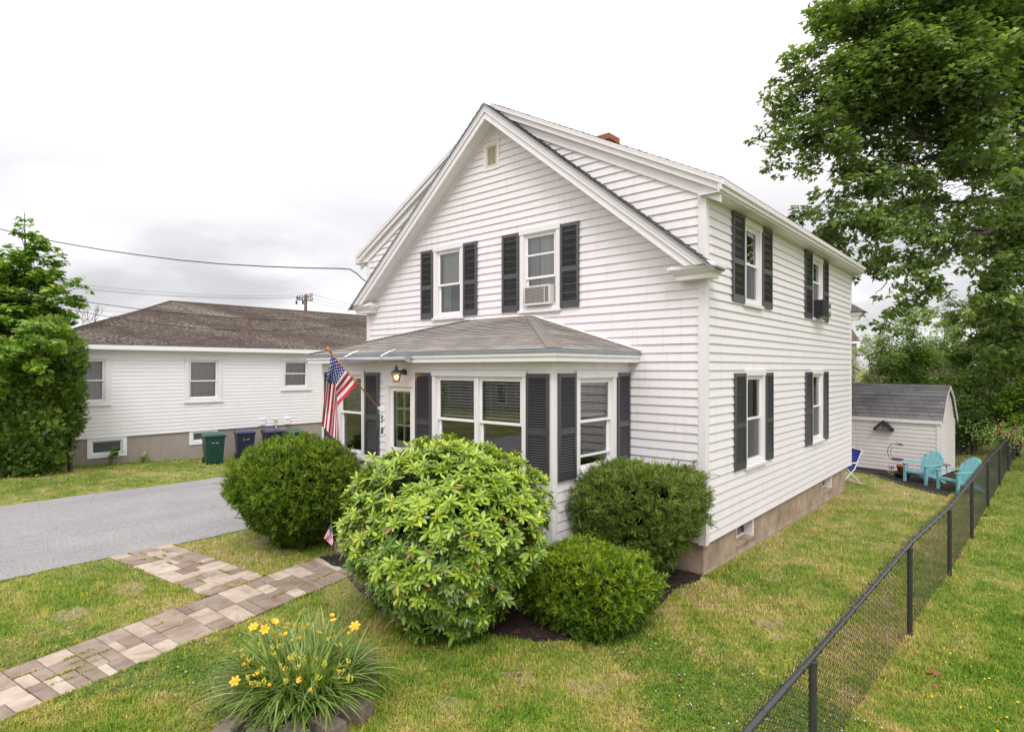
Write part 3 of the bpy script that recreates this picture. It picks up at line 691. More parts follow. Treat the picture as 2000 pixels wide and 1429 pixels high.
t.links.new(p.outputs[0], mxs.inputs[1]); t.links.new(tl.outputs[0], mxs.inputs[2]); t.links.new(mxs.outputs[0], t.nodes['Material Output'].inputs[0])

def sheet(name, xs, ys, dz, m, kind='structure'):
    nx, ny = len(xs), len(ys)
    v = [(x, y, G(x, y)+dz) for y in ys for x in xs]
    f = [(j*nx+i, j*nx+i+1, (j+1)*nx+i+1, (j+1)*nx+i) for j in range(ny-1) for i in range(nx-1)]
    me = bpy.data.meshes.new(name); me.from_pydata(v, [], f); me.materials.append(m); me.polygons.foreach_set('use_smooth', [True]*len(f)); me.update()
    o = bpy.data.objects.new(name, me); COL.objects.link(o); tag(o, kind=kind); return o
def rng_l(a, b, s): return list(np.arange(a, b+1e-6, s))
sheet('ground', [-900,-300,-120,-60,-35]+rng_l(-26, 8, .5)+[14,30,80,300,900], [-900,-300,-80,-30]+rng_l(-16, 32, .5)+[45,80,200,600,1500], 0, soil_lawn)
asph = mat('old_asphalt', (.315,.238,.196), .92, noise=(.7,.8,(.245,.186,.154)), bump=(140,.7))
t, p = nodes(asph)
tcn = t.nodes.new('ShaderNodeTexCoord'); v = t.nodes.new('ShaderNodeTexVoronoi'); v.inputs['Scale'].default_value = 95; t.links.new(tcn.outputs['Object'], v.inputs[0])
src = p.inputs['Base Color'].links[0].from_socket; x = t.nodes.new('ShaderNodeMixRGB'); x.blend_type = 'OVERLAY'; x.inputs[0].default_value = .55; t.links.new(src, x.inputs[1]); t.links.new(v.outputs['Color'], x.inputs[2])
hs = t.nodes.new('ShaderNodeHueSaturation'); hs.inputs['Saturation'].default_value = .12; t.links.new(x.outputs[0], hs.inputs['Color']); t.links.new(hs.outputs[0], p.inputs['Base Color'])
# sealed cracks, a few oil drips and worn wheel tracks
t, p = nodes(asph); geo = t.nodes.new('ShaderNodeNewGeometry'); src = p.inputs['Base Color'].links[0].from_socket
def asph_mul(fac, col):
    global src
    x = t.nodes.new('ShaderNodeMixRGB'); x.blend_type = 'MULTIPLY'; t.links.new(fac, x.inputs[0]); t.links.new(src, x.inputs[1]); x.inputs[2].default_value = (*col, 1); src = x.outputs[0]
nz = t.nodes.new('ShaderNodeTexNoise'); nz.inputs['Scale'].default_value = 1.2; nz.inputs['Detail'].default_value = 6; t.links.new(geo.outputs['Position'], nz.inputs[0])
va = t.nodes.new('ShaderNodeVectorMath'); va.operation = 'MULTIPLY_ADD'; t.links.new(nz.outputs['Color'], va.inputs[0]); va.inputs[1].default_value = (.9,.9,0); t.links.new(geo.outputs['Position'], va.inputs[2])
vc = t.nodes.new('ShaderNodeTexVoronoi'); vc.feature = 'DISTANCE_TO_EDGE'; vc.inputs['Scale'].default_value = .28; t.links.new(va.outputs[0], vc.inputs[0])
mr = t.nodes.new('ShaderNodeMapRange'); mr.inputs[1].default_value = .0; mr.inputs[2].default_value = .0045; mr.inputs[3].default_value = .55; mr.inputs[4].default_value = 0; t.links.new(vc.outputs[0], mr.inputs[0]); asph_mul(mr.outputs[0], (.45,.43,.42))
vs = t.nodes.new('ShaderNodeTexNoise'); vs.inputs['Scale'].default_value = .9; vs.inputs['Detail'].default_value = 8; vs.inputs['Roughness'].default_value = .75; t.links.new(geo.outputs['Position'], vs.inputs[0])
mr = t.nodes.new('ShaderNodeMapRange'); mr.inputs[1].default_value = .60; mr.inputs[2].default_value = .72; mr.inputs[4].default_value = .6; t.links.new(vs.outputs[0], mr.inputs[0]); asph_mul(mr.outputs[0], (.70,.69,.68))
mp = t.nodes.new('ShaderNodeMapping'); mp.inputs['Scale'].default_value = (1.3,.05,1); t.links.new(geo.outputs['Position'], mp.inputs[0]); tn = t.nodes.new('ShaderNodeTexNoise'); tn.inputs['Scale'].default_value = 1; tn.inputs['Detail'].default_value = 3; t.links.new(mp.outputs[0], tn.inputs[0])
mr = t.nodes.new('ShaderNodeMapRange'); mr.inputs[1].default_value = .42; mr.inputs[2].default_value = .62; mr.inputs[4].default_value = .5; t.links.new(tn.outputs[0], mr.inputs[0]); asph_mul(mr.outputs[0], (.86,.855,.85))
t.links.new(src, p.inputs['Base Color'])
# driveway with slightly crumbled edges
ys = rng_l(-11, 14, .15); mb = MB(); rr = random.Random(3)
ed = [(-14.2+.025*(y)+.05*math.sin(y*1.7)+rr.uniform(-.03,.03), -8.02+.03*math.sin(y*2.3)+rr.uniform(-.025,.025)) for y in ys]
nn = 8
for j in range(len(ys)-1):
    for i in range(nn):
        q = []
        for (jj, ii) in ((j,i),(j,i+1),(j+1,i+1),(j+1,i)):
            a, b = ed[jj]; x = a+(b-a)*ii/nn; q.append((x, ys[jj], G(x, ys[jj])+.012+.02*math.sin(math.pi*ii/nn)))
        mb.face(q)
tag(mb.build('driveway', asph), kind='structure')
mb = MB(); mb.box((-60,-21,-.02),(60,-12.6,.014)); tag(mb.build('road', asph), kind='structure')

# paving stone path
paver = bpy.data.materials.new('paving_stone'); paver.use_nodes = True; t, p = nodes(paver); p.inputs['Roughness'].default_value = .9
at = t.nodes.new('ShaderNodeAttribute'); at.attribute_name = 'rnd'
r_ = t.nodes.new('ShaderNodeValToRGB'); e = r_.color_ramp.elements
e[0].position = 0; e[0].color = (.265,.205,.162,1); e[1].position = 1; e[1].color = (.56,.475,.385,1); q = e.new(.45); q.color = (.345,.275,.22,1); q = e.new(.55); q.color = (.49,.41,.332,1)
t.links.new(at.outputs['Fac'], r_.inputs[0])
tcn = t.nodes.new('ShaderNodeTexCoord'); n = t.nodes.new('ShaderNodeTexNoise'); n.inputs['Scale'].default_value = 3.2; n.inputs['Detail'].default_value = 8; n.inputs['Roughness'].default_value = .7; n.inputs['Distortion'].default_value = .6; t.links.new(tcn.outputs['Object'], n.inputs[0])
mr = t.nodes.new('ShaderNodeMapRange'); mr.inputs[1].default_value = .42; mr.inputs[2].default_value = .62; t.links.new(n.outputs[0], mr.inputs[0])
x = t.nodes.new('ShaderNodeMixRGB'); x.blend_type = 'MULTIPLY'; t.links.new(mr.outputs[0], x.inputs[0]); t.links.new(r_.outputs[0], x.inputs[1]); x.inputs[2].default_value = (.72,.64,.60,1); t.links.new(x.outputs[0], p.inputs['Base Color'])
n = t.nodes.new('ShaderNodeTexNoise'); n.inputs['Scale'].default_value = 60; n.inputs['Detail'].default_value = 5; t.links.new(tcn.outputs['Object'], n.inputs[0]); b = t.nodes.new('ShaderNodeBump'); b.inputs['Strength'].default_value = .4; b.inputs['Distance'].default_value = .01; t.links.new(n.outputs[0], b.inputs['Height']); t.links.new(b.outputs[0], p.inputs['Normal'])
PATH = []      # quads used to keep the grass off
def quad_map(A, B, C, D):
    A, B, C, D = [Vector(q) for q in (A, B, C, D)]
    return lambda s, t_: (A*(1-s)+B*s)*(1-t_)+(D*(1-s)+C*s)*t_
vals = []; mb = MB(); joint = mat('sandy_joint', (.085,.07,.05), 1)
def pave(A, B, C, D, ls, lt, seed):
    """A-B is the long side at t=0, D-C the long side at t=1"""
    Q = quad_map(A, B, C, D); PATH.append((A, B, C, D)); rr = random.Random(seed)
    s = 0
    while s < ls-.05:
        ln = rr.choice((.22, .30, .30, .45)); ln = min(ln, ls-s) if ls-s-ln > .12 else ls-s
        t0 = 0; cols = rr.choice(([.45,.30,.30], [.30,.45,.30], [.30,.30,.45], [.52,.53]))
        k = lt/sum(cols)
        for c in cols:
            c *= k; subs = [ln]
            if ln >= .29 and rr.random() < .35: subs = [ln*.5, ln*.5] if rr.random() < .5 else [ln*.36, ln*.64]
            s1 = s
            for sb in subs:
                g = .006; cs = [((s1+g)/ls, (t0+g)/lt), ((s1+sb-g)/ls, (t0+g)/lt), ((s1+sb-g)/ls, (t0+c-g)/lt), ((s1+g)/ls, (t0+c-g)/lt)]
                h = .028+rr.uniform(-.004,.004); pts = [Q(*q) for q in cs]; ti = [rr.uniform(-.003,.003) for _ in range(4)]
                ce = sum((q for q in pts), Vector((0,0)))/4
                lo = [(q.x,q.y,-.02) for q in pts]; mid = [(q.x,q.y,h-.006+e_) for q, e_ in zip(pts, ti)]; inn = [ce+(q-ce)*.975 for q in pts]; top = [(q.x,q.y,h+e_) for q, e_ in zip(inn, ti)]
                r0 = rr.random()
                for i in range(4):
                    j = (i+1)%4; mb.face([lo[i], lo[j], mid[j], mid[i]]); mb.face([mid[i], mid[j], top[j], top[i]]); vals.extend([r0]*8)
                mb.face(top); vals.extend([r0]*4); s1 += sb
            t0 += c
        s += ln
pave((-4.13,-9.2), (-5.34,-3.40), (-4.17,-3.48), (-3.06,-8.95), 5.9, 1.05, 5)
pave((-8.0,-5.74), (-4.945,-5.37), (-5.155,-4.44), (-8.06,-4.76), 3.0, 1.0, 14)
n0 = len(vals)
po = mb.build('path', paver); a = po.data.attributes.new('rnd', 'FLOAT', 'POINT'); a.data.foreach_set('value', vals); tag(po, kind='structure')
mb = MB()
for A, B, C, D in PATH: mb.face([(A[0],A[1],.012),(B[0],B[1],.012),(C[0],C[1],.012),(D[0],D[1],.012)])
tag(mb.build('path_bedding', joint), kind='structure')
# mulch beds
mulch_m = mat('dark_mulch', (.014,.010,.008), 1, noise=(26,.75,(.055,.030,.018)), bump=(50,1.0))
BED1 = [(-3.9,-2.1)]+[tuple(gnd(*q)[:2]) for q in ((672,1122),(730,1190),(850,1232),(960,1240),(1050,1254),(1130,1252),(1220,1236),(1285,1190),(1315,1155),(1362,1136),(1377,1124))]+[(0,.1),(-1.4,.1),(-1.4,-2.1)]
BED2 = [tuple(gnd(*q)[:2]) for q in ((1655,920),(1700,926),(1760,945),(1800,956),(1850,968),(1880,952),(1886,924),(1850,914),(1655,906))]
def polysheet(name, poly, dz, m):
    c = (sum(q[0] for q in poly)/len(poly), sum(q[1] for q in poly)/len(poly)); mb = MB()
    for i in range(len(poly)):
        a, b = poly[i], poly[(i+1)%len(poly)]
        for k in range(4):
            r0, r1 = k/4, (k+1)/4; f = lambda q, r_: (c[0]+(q[0]-c[0])*r_, c[1]+(q[1]-c[1])*r_)
            P = [f(a,r0), f(b,r0), f(b,r1), f(a,r1)]
            if k == 0: P = [c, P[2], P[3]]
            mb.face([(q[0], q[1], G(*q)+dz*(1.0+1.5*(1-max(r0, .25)))) for q in P])
    return mb.build(name, m)
tag(polysheet('mulch_bed', BED1, .014, mulch_m), kind='structure'); tag(polysheet('mulch_bed', BED2, .018, mulch_m), kind='structure')
# worn bare spots in the lawn
soil = mat('worn_soil', (.36,.28,.16), 1, noise=(14,.9,(.22,.17,.085)), bump=(60,.8)); rr = random.Random(12); BARE = []
for px, py, ra in ((1010,1322,.22),(1150,1345,.26),(250,1150,.30),(330,1190,.22),(540,1052,.36),(560,1075,.25),(1500,1215,.20),(1660,1235,.16),(880,1380,.2),(140,1200,.25),(1730,1180,.15)):
    c = gnd(px, py); BARE.append((c.x, c.y, ra)); tag(polysheet('bare_soil', [(c.x+ra*(.8+.5*rr.random())*math.cos(k*.5236), c.y+ra*(.6+.5*rr.random())*math.sin(k*.5236)) for k in range(12)], .005, soil), kind='structure')
# mulch chips
mb = MB(); chip = mat('mulch_chip', (.05,.026,.014), 1, noise=(9,.6,(.15,.075,.04))); rr = random.Random(9)
def inside(x, y, poly):
    c = False; j = len(poly)-1
    for i in range(len(poly)):
        xi, yi = poly[i]; xj, yj = poly[j]
        if (yi > y) != (yj > y) and x < (xj-xi)*(y-yi)/(yj-yi)+xi: c = not c
        j = i
    return c
for poly, cnt in ((BED1, 2600), (BED2, 500)):
    xa, xb = min(q[0] for q in poly), max(q[0] for q in poly); ya, yb = min(q[1] for q in poly), max(q[1] for q in poly)
    for _ in range(cnt):
        x, y = rr.uniform(xa, xb), rr.uniform(ya, yb)
        if not inside(x, y, poly): continue
        l = rr.uniform(.015,.045); an = rr.uniform(0, 6.3); d = Vector((math.cos(an), math.sin(an), rr.uniform(-.3,.3)))*l; e_ = Vector((-math.sin(an), math.cos(an), rr.uniform(-.5,.5)))*l*.3; c = Vector((x, y, G(x,y)+.035))
        mb.face([c-d-e_, c+d-e_*.6, c+d+e_, c-d+e_])
tag(mb.build('mulch_chips', chip), kind='stuff')

# door mat and step
mb = MB(); z = .012
Q = quad_map((-5.33,-3.39), (-5.15,-2.98), (-4.02,-3.20), (-4.20,-3.60))
mb.prism([(*Q(*q), z) for q in ((0,0),(0,1),(1,1),(1,0))][::-1], (0,0,.016)); matm = mat('rubber_mat', (.012,.012,.013), .8, bump=(120,.6))
tag(mb.build('doormat', matm), 'black rubber doormat with dead leaves between the paved path and the front step', 'doormat')
mb = MB(); mb.box((-5.55,-2.98,-.02), (-4.0,-2.16,.16)); mb.box((-5.4,-2.70,.16), (-4.1,-2.16,.34))
tag(mb.build('step', concrete, bevel=.012), 'low concrete step in front of the porch door', 'step')

# ================================================================ NEIGHBOUR HOUSE
a_ = R(2); NO = Vector((-19.0,-.375,0)); Un = Vector((math.sin(a_), math.cos(a_), 0)); Nn_ = Vector((math.cos(a_), -math.sin(a_), 0))
nb = thing('neighbour_house', (-19.0,-.375,0), 'low white single-storey house with a lichen-spotted brown hip roof across the driveway', 'house')
NF = frame(NO, Un, (0,0,1), Nn_)
NA = (-2.55-.9, -2.41, 2.02, 3.67); NBw = (-.17, 1.13, 2.0, 3.67); NC = (3.39, 4.69, 2.34, 3.67)
mb = MB(); clad(mb, NF, [(-3.95,.95),(15,.95),(15,3.86),(-3.95,3.86)], .95, .127, .013, [hole(*NA), hole(*NBw), hole(*NC)])
NL = frame(NO+Un*-3.95, -Nn_, (0,0,1), -Un); clad(mb, NL, [(0,.95),(9.5,.95),(9.5,3.86),(0,3.86)], .95, .127, .013)
NR = frame(NO+Un*15, -Nn_, (0,0,1), Un); flatwall(mb, NR, [(0,.95),(9.5,.95),(9.5,3.86),(0,3.86)])
NBk = frame(NO-Nn_*9.5, Un, (0,0,1), -Nn_); flatwall(mb, NBk, [(-3.95,.95),(15,.95),(15,3.86),(-3.95,3.86)]); mb.build('wall', siding_n, nb)
mb = MB(); NG = frame(NO-Nn_*.04, Un, (0,0,1), Nn_); K1 = (-2.93,-2.06,.42,.86); K2 = (.12,.86,.58,.90)
flatwall(mb, NG, [(-3.92,-.8),(15,-.8),(15,.96),(-3.92,.96)], [K1, K2])
mb.face([NF(-3.92,-.8,-.04), NF(-3.92,-.8,-9.4), NF(-3.92,.96,-9.4), NF(-3.92,.96,-.04)]); mb.build('foundation', concrete_n, nb)
for k_ in (K1, K2):
    m2 = MB(); u0,u1,z0,z1 = k_; c_ = .12
    for q in ((u0-c_, u0, z0-c_, z1+.08), (u1, u1+c_, z0-c_, z1+.08), (u0, u1, z0-c_, z0), (u0, u1, z1, z1+.08)): m2.fbox(NG, *q, -.02, .03)
    for q in ((u0, u0+.05, z0, z1), (u1-.05, u1, z0, z1), (u0+.05, u1-.05, z0, z0+.05), (u0+.05, u1-.05, z1-.05, z1)): m2.fbox(NG, *q, -.10, -.03)
    o = m2.build('basement_window', trim_b, nb)
    m2 = MB(); m2.face([NG(u0+.04,z0+.04,-.06), NG(u1-.04,z0+.04,-.06), NG(u1-.04,z1-.04,-.06), NG(u0+.04,z1-.04,-.06)]); m2.build('pane', glass, o)
    m2 = MB(); m2.fbox(NG, u0, u1, z0, z1, -.2, -.18); m2.build('interior', dark_room, o)
    m2 = MB(); m2.face([NG(u0+.05,z0+.05,-.05), NG(u1-.05,z0+.05,-.05), NG(u1-.05,z1-.05,-.05), NG(u0+.05,z1-.05,-.05)]); m2.build('insect_screen', screen_m, o)
window(NF, *NA, nb, cw=.15, rail=.5, dressing=[('curtain', 0, 1, 0, 1)])
window(NF, *NBw, nb, cw=.15, rail=.46, dressing=[('curtain', 0, 1, 0, 1)])
window(NF, *NC, nb, cw=.15, rail=.52, dressing=[('curtain', 0, 1, 0, 1)])
# hip roof: planes in house metres (u along, n outward)
ez, rz, ov, hd = 3.99, 6.05, .35, 4.7
def P3(u, n, z): return NO+Un*u+Nn_*n+Vector((0,0,z))
mb = MB(); u0, u1, ua, ub = -4.35, 15.4, .80, 10.6; run = math.hypot(hd+ov, rz-ez)
Vd = (-Nn_*(hd+ov)+Vector((0,0,rz-ez)))/run; Vn = Un.cross(Vd)
if Vn.z < 0: Vn = -Vn
clad(mb, frame(P3(0,ov,ez), Un, Vd, Vn), [(u0,0),(u1,0),(ub,run),(ua,run)], 0, .13, .010, wob=.002)
Vd2 = (Nn_*(hd+ov)+Vector((0,0,rz-ez)))/run; clad(mb, frame(P3(0,-2*hd-ov,ez), Un, Vd2, Vector((0,0,1))), [(u0,0),(u1,0),(ub,run),(ua,run)], 0, .13, .010)
r4 = math.hypot(ua-u0, rz-ez); Vd3 = (Un*(ua-u0)+Vector((0,0,rz-ez)))/r4; V4 = (-Un*(rz-ez)+Vector((0,0,ua-u0)))/r4
clad(mb, frame(P3(u0,-hd,ez), Nn_, Vd3, V4), [(-hd-ov,0),(hd+ov,0),(0,r4)], 0, .13, .010)
clad(mb, frame(P3(u1,-hd,ez), Nn_, (-Un*(u1-ub)+Vector((0,0,rz-ez)))/math.hypot(u1-ub, rz-ez), Vector((0,0,1))), [(-hd-ov,0),(hd+ov,0),(0,math.hypot(u1-ub, rz-ez))], 0, .13, .010)
nr = mb.build('roof', sh_n, nb)
mb = MB(); mb.tube([P3(ua,-hd,rz+.01), P3(ub,-hd,rz+.01)], .05, 6); mb.tube([P3(u0,ov,ez+.01), P3(ua,-hd,rz+.01)], .045, 6); mb.tube([P3(u1,ov,ez+.01), P3(ub,-hd,rz+.01)], .045, 6)
rc = mat('ridge_cap', (.13,.085,.068), .95); mb.build('ridge_cap', rc, nr)
mb = MB(); mb.fbox(NF, u0, u1, ez-.15, ez-.005, ov-.04, ov); mb.fbox(NF, u0, u0+.04, ez-.15, ez-.005, -2*hd-ov, ov-.04); mb.fbox(NF, u0+.02, u1, ez-.16, ez-.15, -.02, ov-.01); mb.build('fascia', trim_b, nb)
vp = P3(2.99,-2.0,0); vpm = mat('vent_pipe', (.16,.085,.06), .7); mb = MB(); mb.lathe((vp.x,vp.y,4.86), [(.14,0),(.10,.05),(.06,.10),(.06,.50),(.05,.50),(.05,.3)], 12); mb.build('vent_pipe', vpm, nr)
for i, (u, z) in enumerate(((2.63,1.12),(3.15,1.08),(3.66,1.08))):
    mb = MB(); s = .10 if i != 1 else .05
    mb.fbox(NF, u-s, u+s, z-.11, z+.11, .0, .07 if i != 1 else .05); mb.fbox(NF, u-s-.01, u+s+.01, z+.10, z+.12, .0, .09)
    if i == 1: mb.tube([NF(u,z-.1,.05), NF(u+.02,z-.22,.10), NF(u+.05,z-.40,.07)], .02, 6)
    mb.build('wall_vent', trim_b if i != 1 else cream, nb)

# ================================================================ SHED
bS = R(8.1); P0s = gnd(1835.6, 933); UX = Vector((-math.cos(bS), math.sin(bS), 0)); UY = Vector((math.sin(bS), math.cos(bS), 0))
shed = thing('shed', tuple(P0s), 'small white garden shed with a grey shingled gambrel roof behind the house', 'shed')
kz = P0s.z; SL, SDp = 3.7, 1.62
FSf = frame(P0s, UX, (0,0,1), -UY); FSr = frame(P0s, UY, (0,0,1), -UX)
ze, zk, zr, dk = 1.66-kz, 2.36-kz, 2.70-kz, .38
mb = MB(); clad(mb, FSf, [(0,.06),(SL,.06),(SL,ze-.06),(0,ze-.06)], .06, .125, .014); 
out = [(0,.06),(SDp,.06),(SDp,ze-.05),(SDp-dk+.04,zk-.05),(SDp/2,zr-.04),(dk-.04,zk-.05),(0,ze-.05)]
clad(mb, FSr, out, .06, .125, .014)
FSb = frame(P0s+UY*SDp, UX, (0,0,1), UY); flatwall(mb, FSb, [(0,.06),(SL,.06),(SL,ze-.06),(0,ze-.06)]); FSl = frame(P0s+UX*SL, UY, (0,0,1), UX); flatwall(mb, FSl, out)
mb.build('wall', siding_s, shed)
mb = MB(); mb.fbox(FSf, -.022, .08, .04, ze-.05, .0, .028); mb.fbox(FSr, -.02, .07, .042, ze-.04, .0, .022); mb.fbox(FSr, SDp-.07, SDp+.02, .04, ze-.05, 0, .026); mb.build('corner_board', trim, shed)
mb = MB(); oS = .10
def SP3(u, d, z): return P0s+UX*u+UY*d+Vector((0,0,z))
for side in (0, 1):
    q = (lambda d: d) if side == 0 else (lambda d: SDp-d)
    for (d0, z0, d1, z1) in ((-.07, ze-.03, dk, zk), (dk, zk, SDp/2, zr)):
        A = SP3(0, q(d0), z0); B = SP3(0, q(d1), z1); ln = (B-A).length; V = (B-A)/ln; n_ = UX.cross(V); n_ = n_ if n_.z > 0 else -n_
        clad(mb, frame(A, UX, V, n_), [(-oS,0),(SL+oS,0),(SL+oS,ln),(-oS,ln)], 0, .135, .010)
sr = mb.build('roof', sh_shed, shed)
mb = MB()
mb.fbox(FSf, -oS, SL+oS, ze-.15, ze-.035, .04, .07); mb.fbox(FSf, -oS+.01, SL+oS, ze-.15, ze-.14, .0, .04)
for e_ in (-oS, SL+oS-.03):
    pts = [(-.07,ze-.03),(dk,zk),(SDp/2,zr),(SDp-dk,zk),(SDp+.07,ze-.03)]
    for (d0,z0),(d1,z1) in zip(pts, pts[1:]): mb.prism([SP3(e_,d0,z0-.005), SP3(e_,d1,z1-.005), SP3(e_,d1,z1-.11), SP3(e_,d0,z0-.11)], UX*.03)
mb.build('fascia', trim, shed)
mb = MB(); mb.fbox(FSf, -.02, SL, -.05, .07, -.05, .0); mb.fbox(FSr, 0, SDp, -.05, .07, -.05, .0); mb.build('base', black_metal, shed)
# birdhouse on the shed wall
def on_shed(px, py):
    r = ray(px, py); t_ = ((P0s.x-CAM[0])*(-UY.x)+(P0s.y-CAM[1])*(-UY.y))/(r[0]*(-UY.x)+r[1]*(-UY.y)); return Vector((CAM[0]+t_*r[0], CAM[1]+t_*r[1], CAM[2]+t_*r[2]))
bc = on_shed(1728, 840); bh = thing('birdhouse', tuple(bc), 'small grey birdhouse with a dark peaked roof on the shed wall', 'birdhouse')
FBh = frame(bc, -UX, (0,0,1), -UY); bw = mat('weathered_wood', (.24,.20,.185), .9, noise=(20,.6,(.15,.13,.12))); bdk = mat('dark_shingle_wood', (.03,.027,.028), .9)
mb = MB(); mb.prism([FBh(-.19,-.0,.02), FBh(.19,-.0,.02), FBh(.19,.09,.02), FBh(0,.26,.02), FBh(-.19,.09,.02)], -UY*.14); mb.build('box', bw, bh)
mb = MB()
for s in (-1, 1): mb.prism([FBh(0,.335,.0), FBh(s*.27,.07,.0), FBh(s*.27,.015,.0), FBh(0,.27,.0)], -UY*.22)
mb.fbox(FBh, -.27, -.20, .0, .07, .0, .20); mb.fbox(FBh, .20, .27, .0, .07, .0, .20); mb.build('roof', bdk, bh)
mb = MB(); k = 12; mb.face([FBh(.03*math.cos(6.283*i/k), .14+.03*math.sin(6.283*i/k), .162) for i in range(k)]); mb.tube([FBh(0,.06,.15), FBh(0,.065,.22)], .008, 6); mb.build('entrance_hole', nm, bh)

# ================================================================ CHAIN LINK FENCE
FT = [(2.33,-7.2,.93),(2.49,-3.85,1.0),(2.68,-.33,1.12),(2.83,2.65,1.055),(2.93,5.85,1.045),(3.04,9.4,1.04),(3.165,12.9,1.0),(3.29,16.4,.975),(3.385,19.6,.94)]
FT = [Vector(q) for q in FT]
fence = thing('chain_link_fence', (2.49,-3.85,0), 'long black chain link fence running down the right of the lawn', 'fence')
mb = MB(); mb.tube([q for q in FT], .024, 12, cap=True); mb.build('top_rail', black_metal, fence, smooth=True)
def fence_pt(s):
    for a, b in zip(FT, FT[1:]):
        l = math.hypot(b.x-a.x, b.y-a.y)
        if s <= l or b is FT[-1]: f_ = s/l; return a+(b-a)*f_
        s -= l
FLN = sum(math.hypot(b.x-a.x, b.y-a.y) for a, b in zip(FT, FT[1:]))
for i, q in enumerate(FT[1:]):
    last = i == len(FT)-2; g = G(q.x, q.y); mb = MB(); off = .0
    mb.tube([(q.x,q.y,g-.2),(q.x,q.y,q.z+(.05 if last else -.045))], .030 if not last else .038, 12)
    if last: mb.lathe((q.x,q.y,q.z+.03), [(.045,0),(.045,.03),(.03,.06),(0,.07)], 10)
    else: mb.lathe((q.x,q.y,q.z-.10), [(.034,0),(.034,.06),(.028,.075),(.0,.08)], 12)
    for zz in (.75, .38): mb.lathe((q.x,q.y,g+zz), [(.033,0),(.033,.008)], 10)
    mb.build('post', black_metal, fence)
s = .12
while s < FLN-.1:
    mb = MB()
    p_ = fence_pt(s); q_ = fence_pt(s+.02); d = (q_-p_).normalized(); side = Vector((-d.y, d.x, 0)).normalized(); up = d.cross(side)
    pts = [p_+(side*math.cos(t_)+up*math.sin(t_))*.0275 for t_ in np.linspace(0, 5.2, 10)]; pts.append(pts[-1]+Vector((0,0,-.06)))
    mb.tube(pts, .003, 4); s += .36+random.uniform(-.05,.05); mb.build('wire_tie', black_metal, fence)
def chainlink(name, pts_fn, length, h_fn, r=.0023, pitch=.052):
    segs0, segs1 = [], []
    n = int(length/pitch)
    for i in range(n):
        s = i*pitch; top, bot, side = h_fn(s+pitch/2)
        k = int(round((top-bot)/(pitch*.56))); zs = np.linspace(top, bot, k+1)
        prev = None
        for j, z in enumerate(zs):
            o_ = 1 if (i+j) % 2 else -1; o_ = (1 if j % 2 else -1)
            ss = s+pitch/2+o_*pitch*.5*(1 if i % 2 == 0 else -1)
            b = pts_fn(ss)+side*(.028+.0022*o_); cur = (b.x, b.y, z)
            if prev is not None: segs0.append(prev); segs1.append(cur)
            else:
                kz_ = Vector((0,0,.02)); segs0.append(cur); segs1.append((b.x+side.x*.006, b.y+side.y*.006, z+.022)); segs0.append(segs1[-1]); segs1.append((b.x+side.x*.006, b.y+side.y*.006+.012, z+.018))
            prev = cur
    A = np.array(segs0); B = np.array(segs1); d = B-A; d /= np.linalg.norm(d, axis=1)[:, None]+1e-9
    u = np.cross(d, np.array([1.0,.1,0])); u /= np.linalg.norm(u, axis=1)[:, None]+1e-9; v = np.cross(d, u); V = []
    for P in (A, B):
        for k in range(3):
            an = 2*math.pi*k/3; V.append(P+(u*math.cos(an)+v*math.sin(an))*r)
    V = np.stack(V, 1).reshape(-1, 3); m_ = len(A); base = np.arange(m_)[:, None]*6
    Fc = np.concatenate([base+np.array([k, (k+1)%3, 3+(k+1)%3, 3+k]) for k in range(3)], 0)
    return V, Fc
def mesh_np(name, V, Fc, m, parent=None, smooth=False, attr=None):
    V = np.asarray(V, dtype=np.float32); Fc = np.asarray(Fc, dtype=np.int32)
    off = wloc(parent); V = V-np.array(off[:], dtype=np.float32)
    me = bpy.data.meshes.new(name); nf, k = Fc.shape
    me.vertices.add(len(V)); me.vertices.foreach_set('co', V.ravel()); me.loops.add(nf*k); me.loops.foreach_set('vertex_index', Fc.ravel())
    me.polygons.add(nf); me.polygons.foreach_set('loop_start', np.arange(0, nf*k, k, dtype=np.int32)); me.polygons.foreach_set('loop_total', np.full(nf, k, dtype=np.int32))
    if smooth: me.polygons.foreach_set('use_smooth', np.ones(nf, dtype=bool))
    me.materials.append(m); me.update(calc_edges=True); me.validate()
    if attr is not None:
        a = me.attributes.new('rnd', 'FLOAT', 'POINT'); a.data.foreach_set('value', np.asarray(attr, dtype=np.float32))
    o = bpy.data.objects.new(name, me); COL.objects.link(o)
    if parent: o.parent = parent
    return o
def hf(s):
    p_ = fence_pt(s); q_ = fence_pt(s+.05); d = (q_-p_).normalized(); return p_.z+.052, G(p_.x,p_.y)+.02, Vector((-d.y, d.x, 0)).normalized()
V, Fc = chainlink('m', fence_pt, FLN-.05, hf); wire_m = mat('black_wire', (.018,.018,.02), .5)
mesh_np('wire_mesh', V, Fc, wire_m, fence)
E0 = FT[-1]; e1 = E0+Vector((6,1.0,0)); f2 = thing('chain_link_fence', tuple(E0), 'short black chain link fence crossing at the far end behind pink flowers', 'fence')
mb = MB(); mb.tube([E0, e1], .022, 8); mb.build('top_rail', black_metal, f2)
for i in (1, 2): q = E0+(e1-E0)*(i/2); mb = MB(); mb.tube([(q.x,q.y,-.3),(q.x,q.y,q.z)], .028, 8); mb.build('post', black_metal, f2)
fn = lambda s: E0+(e1-E0).normalized()*s
V, Fc = chainlink('m', fn, 6, lambda s: (E0.z+.02, -.1, Vector((0,-1,0))), pitch=.07); mesh_np('wire_mesh', V, Fc, wire_m, f2)

